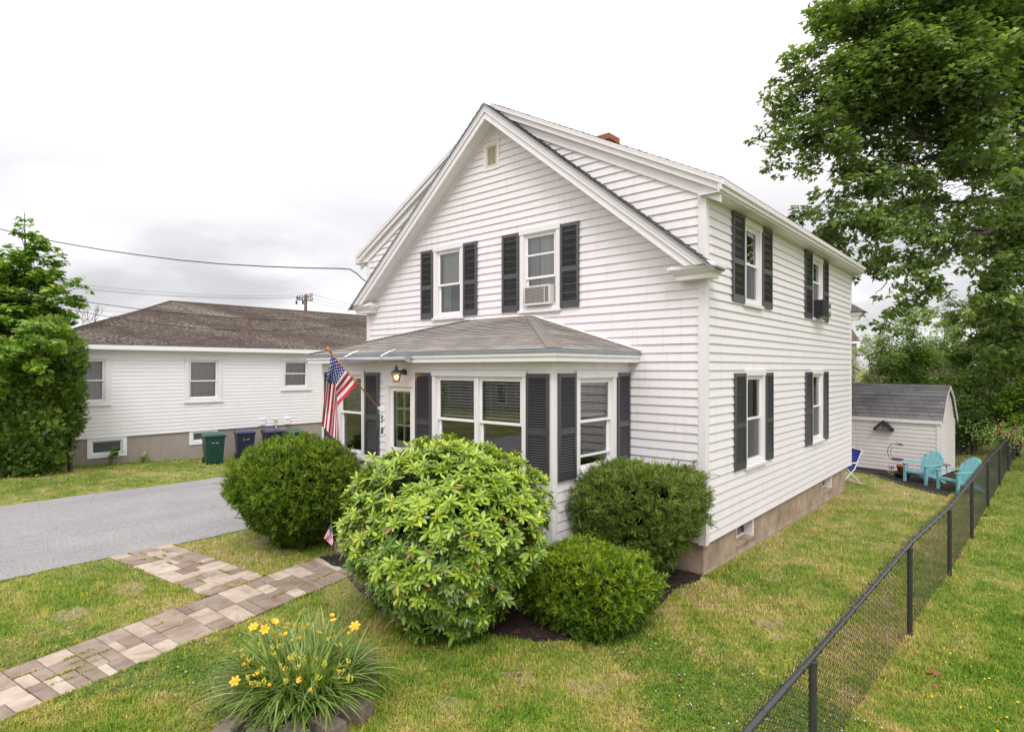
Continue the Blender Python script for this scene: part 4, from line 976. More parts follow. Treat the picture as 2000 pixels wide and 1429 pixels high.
# ================================================================ WHEELED BINS
def make_bin(body, lid, label):
    t_ = thing('wheeled_bin', (0,0,0), label, 'bin', 'wheeled bins along the neighbour wall')
    mb = MB(); w0, w1, d0, d1, h = .25, .31, .27, .36, .98     # faces +X
    mb.hexa([(-d0,-w0,.04),(d0,-w0,.04),(d0,w0,.04),(-d0,w0,.04),(-d1,-w1,h),(d1-.03,-w1,h),(d1-.03,w1,h),(-d1,w1,h)])
    o = mb.build('body', body, t_, bevel=.02)
    mb = MB(); mb.hexa([(d0+.001,-.12,.10),(d0+.014,-.12,.10),(d0+.014,.12,.10),(d0+.001,.12,.10),(d1-.035,-.13,.86),(d1-.018,-.13,.86),(d1-.018,.13,.86),(d1-.035,.13,.86)])
    mb.box((d0-.02,-.11,.40),(d0+.052,.11,.425)); mb.build('front_rib', body, t_)
    mb = MB(); mb.box((-d1-.03,-w1-.025,h-.06),(d1-.01,w1+.025,h)); mb.box((-d1-.10,-.22,h-.05),(-d1-.07,.22,h-.02)); mb.build('rim', body, t_, bevel=.01)
    mb = MB(); mb.hexa([(-d1-.05,-w1-.03,h+.002),(d1+.02,-w1-.03,h+.002),(d1+.02,w1+.03,h+.002),(-d1-.05,w1+.03,h+.002),(-d1-.02,-w1+.03,h+.085),(d1-.05,-w1+.03,h+.06),(d1-.05,w1-.03,h+.06),(-d1-.02,w1-.03,h+.085)]); mb.build('lid', lid, t_, bevel=.015)
    for s in (-1, 1):
        mb = MB(); mb.tube([(-d0-.01,s*.24,.11),(-d0-.01,s*.30,.11)], .11, 16); mb.build('wheel', nm, t_)
    # white stamped lettering, too small to read in the photo: a row of little strokes
    mb = MB()
    for i in range(6): y = -.10+i*.036; mb.box((d1-.044,y,.74),(d1-.026,y+.024,.79)) if i != 2 else None
    mb.build('lettering', trim_b, t_)
    return t_
green_b = mat('green_bin', (.005,.042,.034), .35, noise=(6,.4,(.009,.06,.05))); green_l = mat('green_lid', (.012,.075,.058), .4)
navy_b = mat('navy_bin', (.010,.013,.040), .4, noise=(6,.4,(.016,.02,.055))); navy_l = mat('navy_lid', (.022,.030,.085), .4)
g1 = make_bin(green_b, green_l, 'dark green wheeled bin standing alone at the lawn edge by the basement window')
p_ = gnd(420, 907); g1.location = (p_.x-.25, p_.y+.05, G(p_.x, p_.y)); g1.rotation_euler.z = R(-12)
b1_ = make_bin(navy_b, navy_l, 'navy blue wheeled bin nearest the lone green bin')
def place_bin(o, px, X, rz): y = un(px, 840, X=X).y; o.location = (X, y, G(X, y)); o.rotation_euler.z = R(rz)
place_bin(b1_, 478, -18.1, -16)
b2_ = copy_tree(b1_); b2_['label'] = 'navy blue wheeled bin just right of the other navy bin below the wall vents'; place_bin(b2_, 533, -18.15, -8)
g2 = copy_tree(g1); g2['label'] = 'green wheeled bin at the end of the row, half hidden behind the round yew'; place_bin(g2, 574, -18.1, -8); g2.location.z -= .05

# ================================================================ GARDEN CHAIRS
teal = mat('turquoise_plastic', (.17,.42,.46), .42, noise=(5,.3,(.20,.46,.50)))
def adirondack(label):
    t_ = thing('garden_chair', (0,0,0), label, 'garden chair', 'turquoise plastic garden chairs by the shed')
    mb = MB()    # seat slats, front to back, sloping down to the rear
    for i in range(5):
        x0 = -.25+i*.102; x1 = x0+.088
        mb.prism([(x0,-.37,.31),(x0,-.36,.365),(x0,-.30,.375),(x0,.12,.27),(x0,.12,.245),(x0,-.30,.35),(x0,-.33,.31)], (x1-x0,0,0))
    mb.prism([(-.27,-.36,.30),(-.27,-.345,.355),(-.27,-.31,.355),(-.27,-.31,.30)], (.54,0,0)); mb.build('seat', teal, t_)
    mb = MB()    # fan back with a round head
    for i in range(5):
        c = (i-2)/2.0
        def pt(f, e_): 
            wdt = .18+.09*min(1, f*1.25); x = c*wdt*1.0+e_*(wdt*.225)
            return x
        top = .78-.15*c*c
        pts = []
        for f in np.linspace(0, 1, 7):
            h = f*top; y = .10+.36*h/.78*.95; z = .24+h*.88
            pts.append((f, y, z))
        L_ = [(pt(f,-1), y, z) for f, y, z in pts]; Rr = [(pt(f,1), y, z) for f, y, z in pts]
        dzl = (-.15*((c-.22)**2-c*c))*.88; dzr = (-.15*((c+.22)**2-c*c))*.88; L_[-1] = (L_[-1][0], L_[-1][1], L_[-1][2]+dzl); Rr[-1] = (Rr[-1][0], Rr[-1][1], Rr[-1][2]+dzr)
        for a, b, c2, d2 in zip(L_, Rr, Rr[1:], L_[1:]):
            mb.prism([a, b, c2, d2], (0,.022,.012))
    for h in (.08, .42):
        y = .12+.36*h/.78*.95+.012; z = .24+h*.88; mb.box((-.24-.04*h,y,z-.03),(.24+.04*h,y+.02,z+.03))
    mb.build('backrest', teal, t_)
    for s in (-1, 1):
        mb = MB(); x = s*.32
        mb.prism([(x-.06,-.42,.545),(x+.06,-.42,.545),(x+.065,-.30,.55),(x+.05,.05,.555),(x+.01,.30,.56),(x-.03,.30,.56),(x-.045,.0,.555)], (0,0,.028)); mb.build('arm', teal, t_, bevel=.008)
        mb = MB(); mb.prism([(x-.035,-.40,.545),(x-.035,-.30,.545),(x-.035,-.31,.33),(x-.035,-.34,.0),(x-.035,-.40,.0),(x-.035,-.385,.3)], (.07,0,0)); mb.prism([(x-s*.035-.006,-.38,.36),(x-s*.035-.006,-.30,.36),(x-s*.035-.006,-.30,.30),(x-s*.035-.006,-.38,.28)], (.012,0,0)); mb.build('leg', teal, t_, bevel=.006)
        mb = MB(); x2 = s*.27; mb.prism([(x2-.02,-.34,.36),(x2-.02,-.34,.29),(x2-.02,.12,.16),(x2-.02,.45,.0),(x2-.02,.53,.0),(x2-.02,.30,.20),(x2-.02,.14,.28)], (.04,0,0)); mb.build('leg', teal, t_)
    return t_
c1_ = adirondack('turquoise plastic adirondack chair standing against the shed wall, facing the lawn')
def put(o, pxa, pxb, rz):
    a, b = gnd(*pxa), gnd(*pxb); m_ = (a+b)/2; bk = Vector((-math.sin(rz), math.cos(rz), 0)); o.location = m_+bk*.37; o.location.z = G(o.location.x, o.location.y); o.rotation_euler.z = rz
put(c1_, (1769,941), (1806,949), R(-31)); c2_ = copy_tree(c1_); c2_['label'] = 'turquoise plastic adirondack chair partly seen behind the chain link fence'; put(c2_, (1838,957), (1864,964), R(-43))
# folding chair at the rear corner
blue = mat('blue_fabric', (.015,.035,.32), .75); whm = mat('white_tube', (.75,.75,.76), .3)
fc = thing('folding_chair', (0,0,0), 'blue folding chair with a white tube frame at the rear corner of the house', 'chair')
for s in (-1, 1):
    mb = MB(); mb.tube([(s*.27,-.30,.01),(s*.27,.10,.45),(s*.27,.32,1.0)], .016, 8); mb.build('side_frame', whm, fc)
    mb = MB(); mb.tube([(s*.25,.32,.01),(s*.25,-.10,.46)], .014, 8); mb.tube([(s*.29,-.22,.60),(s*.29,.18,.64)], .018, 8); mb.build('leg', whm, fc)
mb = MB(); mb.tube([(-.25,.32,.02),(.25,.32,.02)], .014, 8); mb.tube([(-.27,.32,1.0),(.27,.32,1.0)], .016, 8); mb.build('cross_bar', whm, fc)
mb = MB(); n = 8
for i in range(n):
    f0, f1 = i/n, (i+1)/n; g = lambda f: (.10+.22*f, .47+.51*f); h = lambda f: .035*math.sin(math.pi*f)
    (y0, z0), (y1, z1) = g(f0), g(f1); mb.face([(-.26,y0+h(f0),z0),(.26,y0+h(f0),z0),(.26,y1+h(f1),z1),(-.26,y1+h(f1),z1)])
mb.build('backrest', blue, fc); mb = MB(); mb.prism([(-.25,-.12,.46),(.25,-.12,.46),(.25,.12,.43),(-.25,.12,.43)], (0,0,.015)); mb.build('seat', blue, fc)
p_ = gnd(1652, 943); fc.location = tuple(p_); fc.rotation_euler.z = R(-50)
# side table between the chairs
tb = thing('side_table', (0,0,0), 'small dark folding side table between the two turquoise chairs', 'table'); mb = MB(); mb.lathe((0,0,.44), [(0,0),(.24,0),(.25,.01),(.24,.022),(0,.022)], 20); mb.build('table_top', gr1, tb)
for s in (-1, 1):
    mb = MB(); mb.tube([(s*.16,-.16,0),(s*.13,.14,.44)], .009, 6); mb.tube([(s*.16,.16,0),(s*.13,-.14,.44)], .009, 6); mb.build('leg', black_metal, tb)
p_ = gnd(1838, 936); tb.location = p_
# red pot in a dark bowl
pt = thing('flower_pot', tuple(gnd(1762, 934)), 'terracotta red pot standing in a dark bowl beside the shed wall', 'pot'); l_ = pt.location; red = mat('terracotta', (.38,.065,.03), .7); dkb = mat('dark_bowl', (.025,.03,.03), .5)
mb = MB(); mb.lathe(l_, [(0,.0),(.14,.0),(.25,.16),(.26,.20),(.23,.20),(.0,.12)], 20); mb.build('bowl', dkb, pt, smooth=True)
mb = MB(); mb.lathe(l_, [(0,.14),(.11,.14),(.145,.36),(.155,.36),(.155,.40),(.13,.40),(.12,.34),(0,.34)], 20); mb.build('pot', red, pt, smooth=True)
# curved bird feeder
bf = thing('bird_feeder', tuple(gnd(1768, 936)), 'black C-shaped wire bird feeder on a stake before the shed wall', 'bird feeder'); l_ = bf.location
mb = MB(); A = lambda q, r_: l_+Vector((-UX.x*q, -UX.y*q, r_))
pts = [A(-.04,0), A(.02,.30), A(-.05,.52)]; mb.tube(pts, .010, 6)
arc = [A(-.20+.27*math.cos(t_), .80+.27*math.sin(t_)) for t_ in np.linspace(-1.1, -5.0, 24)]; mb.tube(arc, .009, 6); arc2 = [A(-.17+.22*math.cos(t_), .80+.22*math.sin(t_)) for t_ in np.linspace(-2.2, -4.6, 16)]; mb.tube(arc2, .006, 6); mb.build('hoop', black_metal, bf)
mb = MB(); q = A(-.20,.55); mb.lathe(q, [(0,0),(.14,.03),(.17,.06),(.15,.05),(0,.02)], 14); mb.build('dish', black_metal, bf); q = A(-.13,1.02); mb = MB(); mb.lathe(q, [(.10,0),(.05,.03),(.02,.06),(0,.07)], 12); mb.build('cap', black_metal, bf)
# black edging of the bed
mb = MB(); mb.tube([gnd(*q)+Vector((0,0,.03)) for q in ((1655,917),(1672,921),(1700,927),(1730,936),(1760,946),(1800,957),(1835,966),(1850,969))], .022, 6); tag(mb.build('bed_edging', black_metal), 'black plastic edging strip along the mulch bed by the shed', 'edging')

# ================================================================ UTILITY POLE AND WIRES
pm = mat('pole_wood', (.17,.12,.095), .95, noise=(3,.6,(.11,.08,.065))); pp = un(597, 577, d=58)
pole = thing('utility_pole', (pp.x, pp.y, 0), 'wooden utility pole with crossarms standing beyond the neighbour roof', 'utility pole'); mb = MB(); mb.tube([(pp.x,pp.y,-.5),(pp.x,pp.y,pp.z+.1)], [.18,.135], 12); mb.build('post', pm, pole)
RTv = Vector((RT[0], RT[1], 0)); AXv = Vector((AX[0], AX[1], 0)); ad_ = (RTv*.75-AXv*.66).normalized()
for z, l_a in ((-.15, 1.25), (-.45, .7)):
    mb = MB(); c = Vector((pp.x,pp.y,pp.z+z)); dd = ad_ if z > -.3 else (RTv*.75+AXv*.66).normalized(); mb.tube([c-dd*l_a*1.3, c+dd*l_a], .06, 4); arm_ = mb.build('crossarm', pm, pole)
    mb = MB()
    for f in (-1.25,-.9,-.5,.35,.7,.95): q = c+dd*l_a*f; mb.lathe((q.x,q.y,q.z+.05), [(.02,0),(.02,.08),(.07,.10),(.07,.14),(.04,.16),(.06,.2),(0,.24)], 8)
    mb.build('insulator', gr2, arm_)
mb = MB(); 
for f in (-1, -.3): q = Vector((pp.x,pp.y,pp.z-.5))+RTv*f*.9; mb.lathe((q.x,q.y,q.z-.35), [(0,0),(.09,0),(.10,.3),(.05,.34),(0,.36)], 10)
mb.build('cutout', gr2, pole)
wm = mat('black_cable', (.02,.018,.018), .6); wl = mat('bare_wire', (.10,.10,.11), .5)
def cable(pts3, r, label, sag=0, m=wm, group=None, sides=5):
    P = [Vector(q) for q in pts3]
    if len(P) == 2:
        a, b = P; P = [a+(b-a)*f-Vector((0,0,sag*4*f*(1-f))) for f in np.linspace(0, 1, 25)]
    mb = MB(); mb.tube(P, r, sides); o = mb.build('overhead_wire', m); tag(o, label, 'wire', group)
drop = [un(px, py, d=22.5-(px+120)/835*6.6) for px, py in ((-260,370),(-120,413),(0,447),(60,463),(119,474),(200,488),(274,498.5),(350,508),(431,515.5),(520,520.5),(600,523.5),(666,524.5),(684,526),(697,534),(706,543),(714,549))]
cable(drop, .016, 'thick black service cable sagging to the left dormer of the white house')
cable([un(-30, 556, d=17), un(720, 622, d=26)], .011, 'upper of the two black cables crossing in front of the neighbour roof', .42)
cable([un(-30, 566, d=17), un(720, 627, d=26)], .009, 'lower of the two black cables crossing in front of the neighbour roof', .75)
ptop = Vector((pp.x, pp.y, pp.z))
for i, (ya, yb, lb) in enumerate(((551, 577, 'topmost thin wire running left from the utility pole'), (558, 580, 'second thin wire running left from the utility pole'), (561, 582, 'lowest thin wire running left from the utility pole'))):
    cable([un(60, ya-8, d=50), un(575+i*8, yb, d=58)], .013, lb, .5, wl, None, 4)
for i, (ya, yb) in enumerate(((575, 600), (580, 606), (584, 612))):
    cable([un(612-i*9, ya, d=58), un(730, yb, d=50)], .013, ('topmost', 'middle', 'lowest')[i]+' thin wire slanting down right from the utility pole', .15, wl, None, 4)
cable([un(-30, 570, d=44), un(330, 612, d=50)], .012, 'thin pale wire behind the left maple above the neighbour hip', .4, wl, None, 4)

# ================================================================ HOUSES BEYOND THE GARDEN
def far_house(label, c, rz, w_, d_, h, rise, wallm, roofm, wins):
    t_ = thing('distant_house', tuple(c), label, 'house'); ca, sa = math.cos(rz), math.sin(rz); O = Vector(c); U = Vector((ca, sa, 0)); Dd = Vector((-sa, ca, 0))
    mb = MB(); Fh = frame(O-U*w_/2, U, (0,0,1), -Dd); clad(mb, Fh, [(0,0),(w_,0),(w_,h),(0,h)], 0, .18, .015)
    for (o_, u_, n_, ln) in ((O-U*w_/2, Dd, -U, d_), (O+U*w_/2, Dd, U, d_)): clad(mb, frame(o_, u_, (0,0,1), n_), [(0,0),(ln,0),(ln,h),(ln/2,h+rise),(0,h)], 0, .18, .015)
    flatwall(mb, frame(O-U*w_/2+Dd*d_, U, (0,0,1), Dd), [(0,0),(w_,0),(w_,h),(0,h)]); mb.build('wall', wallm, t_)
    mb = MB(); k = d_/2+.4; ri = rise*k/(d_/2); ln = math.hypot(k, ri)
    for (st, dr_) in ((-.4, 1), (d_+.4, -1)):
        V = (Dd*dr_*k+Vector((0,0,ri)))/ln; A = O-U*(w_/2+.3)+Dd*st+Vector((0,0,h+rise-ri+.03)); clad(mb, frame(A, U, V, Vector((0,0,1))), [(0,0),(w_+.6,0),(w_+.6,ln),(0,ln)], 0, .2, .012)
    mb.build('roof', roofm, t_)
    mb = MB(); mb.fbox(Fh, -.3, w_+.3, h-.12, h+.05, .36, .40); mb.build('fascia', trim_b, t_)
    for (u, z, a, b) in wins:
        mb = MB(); mb.fbox(Fh, u-.1, u+a+.1, z-.1, z+b+.1, 0, .05); o = mb.build('window', trim_b, t_); mb = MB(); mb.fbox(Fh, u, u+a, z, z+b, .051, .055); mb.build('pane', gr2, o)
grey_s = mat('grey_siding', (.33,.32,.30), .7); redw = mat('brick_red_wall', (.36,.14,.11), .8); pale = mat('pale_wall', (.66,.66,.68), .7); rfb = sh_n
c = un(1640, 720, d=46); far_house('grey sided house with a brown roof glimpsed past the rear corner', (c.x-4.3,c.y,-.3), R(24), 11, 9, 5.6, 2.0, grey_s, rfb, [(9.4,3.9,.9,1.3),(6,3.9,.9,1.3)])
c = un(1850, 740, d=48); far_house('brick red house glimpsed through the shrubs behind the shed', (c.x,c.y,-.4), R(-10), 11, 8, 2.9, .9, redw, rfb, [(3,1,.9,1.2),(7,1,.9,1.2)])
c = un(1935, 790, d=40); far_house('pale low outbuilding glimpsed through the shrubs at the far right', (c.x,c.y,-.4), R(-14), 5, 4, 2.0, .7, pale, rfb, [(2,1,.8,.7)])

# ================================================================ VEGETATION
def leaf_mat(name, stops, tl_col=None, tl=.28, rough=.45, spec=.4):
    m = bpy.data.materials.new(name); m.use_nodes = True; t, p = nodes(m); p.inputs['Roughness'].default_value = rough; p.inputs['Specular IOR Level'].default_value = spec
    at = t.nodes.new('ShaderNodeAttribute'); at.attribute_name = 'rnd'; r_ = t.nodes.new('ShaderNodeValToRGB'); e = r_.color_ramp.elements
    e[0].position, e[0].color = stops[0][0], (*stops[0][1],1); e[1].position, e[1].color = stops[-1][0], (*stops[-1][1],1)
    for q in stops[1:-1]: x = e.new(q[0]); x.color = (*q[1],1)
    t.links.new(at.outputs['Fac'], r_.inputs[0]); t.links.new(r_.outputs[0], p.inputs['Base Color'])
    tb_ = t.nodes.new('ShaderNodeBsdfTranslucent'); mm = t.nodes.new('ShaderNodeMixRGB'); mm.blend_type = 'MULTIPLY'; mm.inputs[0].default_value = 1; mm.inputs[2].default_value = (1.25,1.35,.55,1)
    t.links.new(r_.outputs[0], mm.inputs[1]); t.links.new(mm.outputs[0], tb_.inputs[0])
    mx = t.nodes.new('ShaderNodeMixShader'); mx.inputs[0].default_value = tl; t.links.new(p.outputs[0], mx.inputs[1]); t.links.new(tb_.outputs[0], mx.inputs[2]); t.links.new(mx.outputs[0], t.nodes['Material Output'].inputs[0])
    return m
def unit(a): return a/(np.linalg.norm(a, axis=-1, keepdims=True)+1e-9)
def scatter(name, P, A, Nn, S, tmpl, m, parent=None, rnd=None):
    """one mesh of many small leaves: positions P, leaf axes A, leaf normals Nn, sizes S, template (verts, tris)"""
    tv, tf = tmpl; A = unit(A); B = unit(np.cross(Nn, A)); Nn = np.cross(A, B); S = np.asarray(S)[:, None, None]
    V = P[:, None, :]+S*(tv[None, :, 0:1]*A[:, None, :]+tv[None, :, 1:2]*B[:, None, :]+tv[None, :, 2:3]*Nn[:, None, :])
    k = len(tv); n = len(P); Fc = (np.arange(n)[:, None, None]*k+tf[None]).reshape(-1, 3)
    if rnd is None: rnd = rng.random(n)
    return mesh_np(name, V.reshape(-1, 3), Fc, m, parent, attr=np.repeat(np.clip(rnd, 0, 1), k))
T = lambda v, f: (np.array(v, float), np.array(f, int))
ML = [(0,0,0),(.10,.30,-.03),(.02,.50,-.06),(.22,.34,-.02),(.38,.56,-.07),(.50,.38,-.03),(.55,.18,0),(.78,.22,-.03),(1.0,0,-.08),(.78,-.22,-.03),(.55,-.18,0),(.50,-.38,-.03),(.38,-.56,-.07),(.22,-.34,-.02),(.02,-.50,-.06),(.10,-.30,-.03),(.35,0,.03)]
T_MAPLE = T(ML, [(16,i,i+1) for i in range(0,15)]+[(16,15,0)])
T_OVAL = T([(0,0,0),(.3,.2,.03),(.7,.18,.02),(1,0,-.05),(.7,-.18,.02),(.3,-.2,.03)], [(0,1,5),(1,2,5),(2,4,5),(2,3,4)])
T_RHODO = T([(0,0,0),(.25,.10,.025),(.6,.155,.02),(.88,.09,-.02),(1,0,-.05),(.88,-.09,-.02),(.6,-.155,.02),(.25,-.10,.025),(.3,0,0),(.65,0,-.01)],
            [(0,8,1),(1,8,9),(1,9,2),(2,9,3),(3,9,4),(0,7,8),(7,9,8),(7,6,9),(6,5,9),(5,4,9)])
def sprig(nn, wd, ln, up=.12, droop=0.0):
    v = []; f = []
    for i in range(nn):
        t_ = .12+.88*i/(nn-1)
        for s in (-1, 1):
            k = len(v); sp = ln*(1-.45*t_); v += [(t_, 0, 0), (t_+wd*1.3, 0, 0), (t_+sp*.55, s*sp, up*sp-droop*t_)]; f.append((k, k+1, k+2))
    k = len(v); v += [(.8,-.05,0),(.8,.05,0),(1.15,0,.03)]; f.append((k,k+1,k+2)); k = len(v); v += [(0,0,-.012),(0,0,.012),(1,0,0)]; f.append((k,k+1,k+2))
    return T(v, f)
T_YEW = sprig(6, .10, .34, .35)
T_JUN = sprig(5, .12, .26, .6)
T_ARB = T([(0,-.08,0),(0,.08,0),(.55,0,.02), (.05,.02,0),(.35,.02,0),(.60,.46,-.05), (.05,-.02,0),(.35,-.02,0),(.60,-.46,-.05), (.30,.0,0),(.58,.0,0),(.92,.30,-.08), (.30,0,0),(.58,0,0),(.92,-.30,-.08), (.4,-.10,0),(.4,.10,0),(1.05,0,-.10)],
          [(0,1,2),(3,4,5),(6,7,8),(9,10,11),(12,13,14),(15,16,17)])

def lump(D, k=9, amp=.08, seed=0, f=4):
    r = np.random.default_rng(seed); o = np.zeros(len(D))
    for i in range(k): w_ = r.normal(size=3)*f*(.6+i*.22); o += np.sin(D@w_+r.uniform(0, 6.3))/(1+i*.35)
    return 1+amp*o/2.2
def superdir(n, e, r):
    """directions and radii of a superellipsoid, evenly enough spread"""
    D = unit(r.normal(size=(n, 3))); rad = (np.abs(D)**e).sum(1)**(-1/e); return D, rad
def sheared_bush(name, C, Rr, e, n, tmpl, size, m, label, cat, group=None, amp=.05, seed=1, clip=None, taper=0.0, newg=.5, depth=.28, gaps=0):
    r = np.random.default_rng(seed); C = np.array(C, float); Rr = np.array(Rr, float)
    t_ = thing(name, (C[0], C[1], G(C[0], C[1])), label, cat, group)
    per = 10; nt_ = n//per
    D, rad = superdir(nt_, e, r); lm = lump(D, amp=amp, seed=seed)*lump(D, amp=amp*.8, seed=seed+50, f=12)*lump(D, amp=amp*.6, seed=seed+51, f=24)
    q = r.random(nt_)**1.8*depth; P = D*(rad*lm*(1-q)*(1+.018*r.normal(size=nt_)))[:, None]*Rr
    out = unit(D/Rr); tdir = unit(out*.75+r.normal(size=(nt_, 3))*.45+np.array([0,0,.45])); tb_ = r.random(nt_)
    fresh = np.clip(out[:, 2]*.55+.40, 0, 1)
    P = np.repeat(P, per, 0); tdir = np.repeat(tdir, per, 0); tb_ = np.repeat(tb_, per); q = np.repeat(q, per); up = np.repeat(fresh, per); n = len(P); D = np.repeat(D, per, 0)
    if taper: s = 1-taper*np.clip(-P[:, 2]/Rr[2], 0, 1); P[:, 0] *= s; P[:, 1] *= s
    A = unit(tdir+r.normal(size=(n, 3))*.62); Nn = unit(r.normal(size=(n, 3))*.7+np.array([0,0,1]))
    P = P+C+r.normal(size=(n, 3))*size*.22+tdir*(r.random(n)*size*.5)[:, None]
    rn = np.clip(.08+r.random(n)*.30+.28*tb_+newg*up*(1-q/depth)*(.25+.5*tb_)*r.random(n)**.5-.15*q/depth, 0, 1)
    keep = P[:, 2] > G(C[0], C[1])+.03
    if clip is not None: keep &= clip(P)
    P, A, Nn, rn = P[keep], A[keep], Nn[keep], rn[keep]
    stray = r.random(len(P)) < .012; P[stray] += unit(P[stray]-C)*size*.9; sz_ = size*(.6+.7*r.random(len(P))); sz_[stray] *= 1.5
    scatter('foliage', P, A, Nn, sz_, tmpl, m, t_, rn)
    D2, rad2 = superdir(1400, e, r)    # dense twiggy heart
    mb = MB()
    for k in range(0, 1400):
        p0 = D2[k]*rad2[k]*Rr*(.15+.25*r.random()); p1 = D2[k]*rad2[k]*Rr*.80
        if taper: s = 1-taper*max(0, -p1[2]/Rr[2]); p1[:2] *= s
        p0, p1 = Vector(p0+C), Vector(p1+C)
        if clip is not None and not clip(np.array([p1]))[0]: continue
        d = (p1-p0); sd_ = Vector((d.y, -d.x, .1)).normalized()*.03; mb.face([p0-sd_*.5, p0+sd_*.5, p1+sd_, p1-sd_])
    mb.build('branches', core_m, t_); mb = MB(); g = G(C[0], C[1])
    for i in range(5): an = i*1.3; mb.tube([(C[0]+.05*math.cos(an), C[1]+.05*math.sin(an), g-.05), (C[0]+.35*math.cos(an), C[1]+.35*math.sin(an), C[2])], [.03, .012], 6)
    mb.build('stem', bark, t_)
    return t_
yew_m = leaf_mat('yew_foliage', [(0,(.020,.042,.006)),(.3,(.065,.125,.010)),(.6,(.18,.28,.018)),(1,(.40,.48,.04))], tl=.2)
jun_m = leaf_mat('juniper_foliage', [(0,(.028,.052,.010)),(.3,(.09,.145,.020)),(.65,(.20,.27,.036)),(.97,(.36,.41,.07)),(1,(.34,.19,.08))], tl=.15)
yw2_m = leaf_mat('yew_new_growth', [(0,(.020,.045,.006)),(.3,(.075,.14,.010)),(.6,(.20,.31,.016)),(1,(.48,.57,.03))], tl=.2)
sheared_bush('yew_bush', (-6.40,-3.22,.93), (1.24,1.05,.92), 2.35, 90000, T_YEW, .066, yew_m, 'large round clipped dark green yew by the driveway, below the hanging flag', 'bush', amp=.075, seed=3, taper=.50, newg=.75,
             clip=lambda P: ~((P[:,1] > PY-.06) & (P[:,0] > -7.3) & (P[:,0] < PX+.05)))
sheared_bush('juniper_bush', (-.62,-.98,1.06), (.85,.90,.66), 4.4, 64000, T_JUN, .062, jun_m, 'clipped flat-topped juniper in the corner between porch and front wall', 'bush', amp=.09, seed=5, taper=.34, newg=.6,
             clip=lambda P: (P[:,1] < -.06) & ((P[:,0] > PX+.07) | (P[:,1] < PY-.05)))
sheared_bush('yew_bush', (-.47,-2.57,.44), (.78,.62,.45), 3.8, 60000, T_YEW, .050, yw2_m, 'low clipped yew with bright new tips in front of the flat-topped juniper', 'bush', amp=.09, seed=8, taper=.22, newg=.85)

# rhododendron: whorls of long leaves
def rhodo():
    r = np.random.default_rng(21); C = np.array((-1.71,-3.80,1.18)); Rr = np.array((1.33,1.16,1.16)); g = 0
    t_ = thing('rhododendron', (C[0], C[1], 0), 'big rounded bright green rhododendron in front of the porch windows', 'bush')
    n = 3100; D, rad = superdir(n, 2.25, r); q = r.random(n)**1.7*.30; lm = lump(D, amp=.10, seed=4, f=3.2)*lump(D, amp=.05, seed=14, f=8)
    W = D*(rad*lm*(1-q))[:, None]*Rr; s = 1-.24*np.clip(-W[:, 2]/Rr[2], 0, 1); W[:, 0] *= s; W[:, 1] *= s; W += C
    keep = (W[:, 2] > .10) & (W[:, 1] < PY-.15); W, D, q = W[keep], D[keep], q[keep]; n = len(W)
    ax = unit(unit(D/Rr)*1.0+np.array([0,0,.75])+r.normal(size=(n,3))*.28)
    P, A, Nn, S, RN = [], [], [], [], []
    for i in range(n):
        a = ax[i]; u = unit(np.cross(a, r.normal(size=3))); v = np.cross(a, u); k = r.integers(7, 11); ph = r.uniform(0, 6.3); fresh = r.random()
        for layer, (kk, op, sc_) in enumerate(((k, .20, 1.0), (4, .75, .72))):
            for j in range(kk):
                an = ph+2*math.pi*j/kk+layer*.4+r.normal()*.12; d = u*math.cos(an)+v*math.sin(an); A_ = d+a*(op+r.normal()*.16)-np.array([0,0,.10*(1-layer)])
                P.append(W[i]+a*(.012*layer)); A.append(A_); Nn.append(a-d*op*.8); S.append((.112+.022*r.normal())*sc_*(.85+.3*fresh)*.93)
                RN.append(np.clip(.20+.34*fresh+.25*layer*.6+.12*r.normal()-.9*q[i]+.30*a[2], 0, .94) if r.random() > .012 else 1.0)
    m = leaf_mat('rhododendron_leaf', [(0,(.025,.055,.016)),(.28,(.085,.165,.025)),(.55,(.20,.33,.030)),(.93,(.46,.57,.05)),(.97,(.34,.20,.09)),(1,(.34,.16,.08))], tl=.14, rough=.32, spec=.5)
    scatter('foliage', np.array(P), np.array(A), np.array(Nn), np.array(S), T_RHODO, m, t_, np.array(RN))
    mb = MB(); rr = random.Random(2)
    for i in range(0, n, 2):
        a, b = Vector((C[0]+rr.uniform(-.25,.25), C[1]+rr.uniform(-.2,.2), rr.uniform(.05,.5))), Vector(W[i]); mid = a.lerp(b, .55)+Vector((rr.uniform(-.1,.1), rr.uniform(-.1,.1), -.08)); mb.tube([a, mid, b], [.014,.008,.004], 4, cap=False)
    mb.build('branches', twig, t_)
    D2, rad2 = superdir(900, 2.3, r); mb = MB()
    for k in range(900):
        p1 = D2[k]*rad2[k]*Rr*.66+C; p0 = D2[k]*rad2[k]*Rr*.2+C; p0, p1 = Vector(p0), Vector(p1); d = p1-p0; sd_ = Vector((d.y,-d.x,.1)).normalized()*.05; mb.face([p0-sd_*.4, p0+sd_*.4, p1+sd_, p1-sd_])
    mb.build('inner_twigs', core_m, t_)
    rr = np.random.default_rng(5)   # tall seeding grass that grows up beside it is part of the lawn, not of the bush
rhodo()

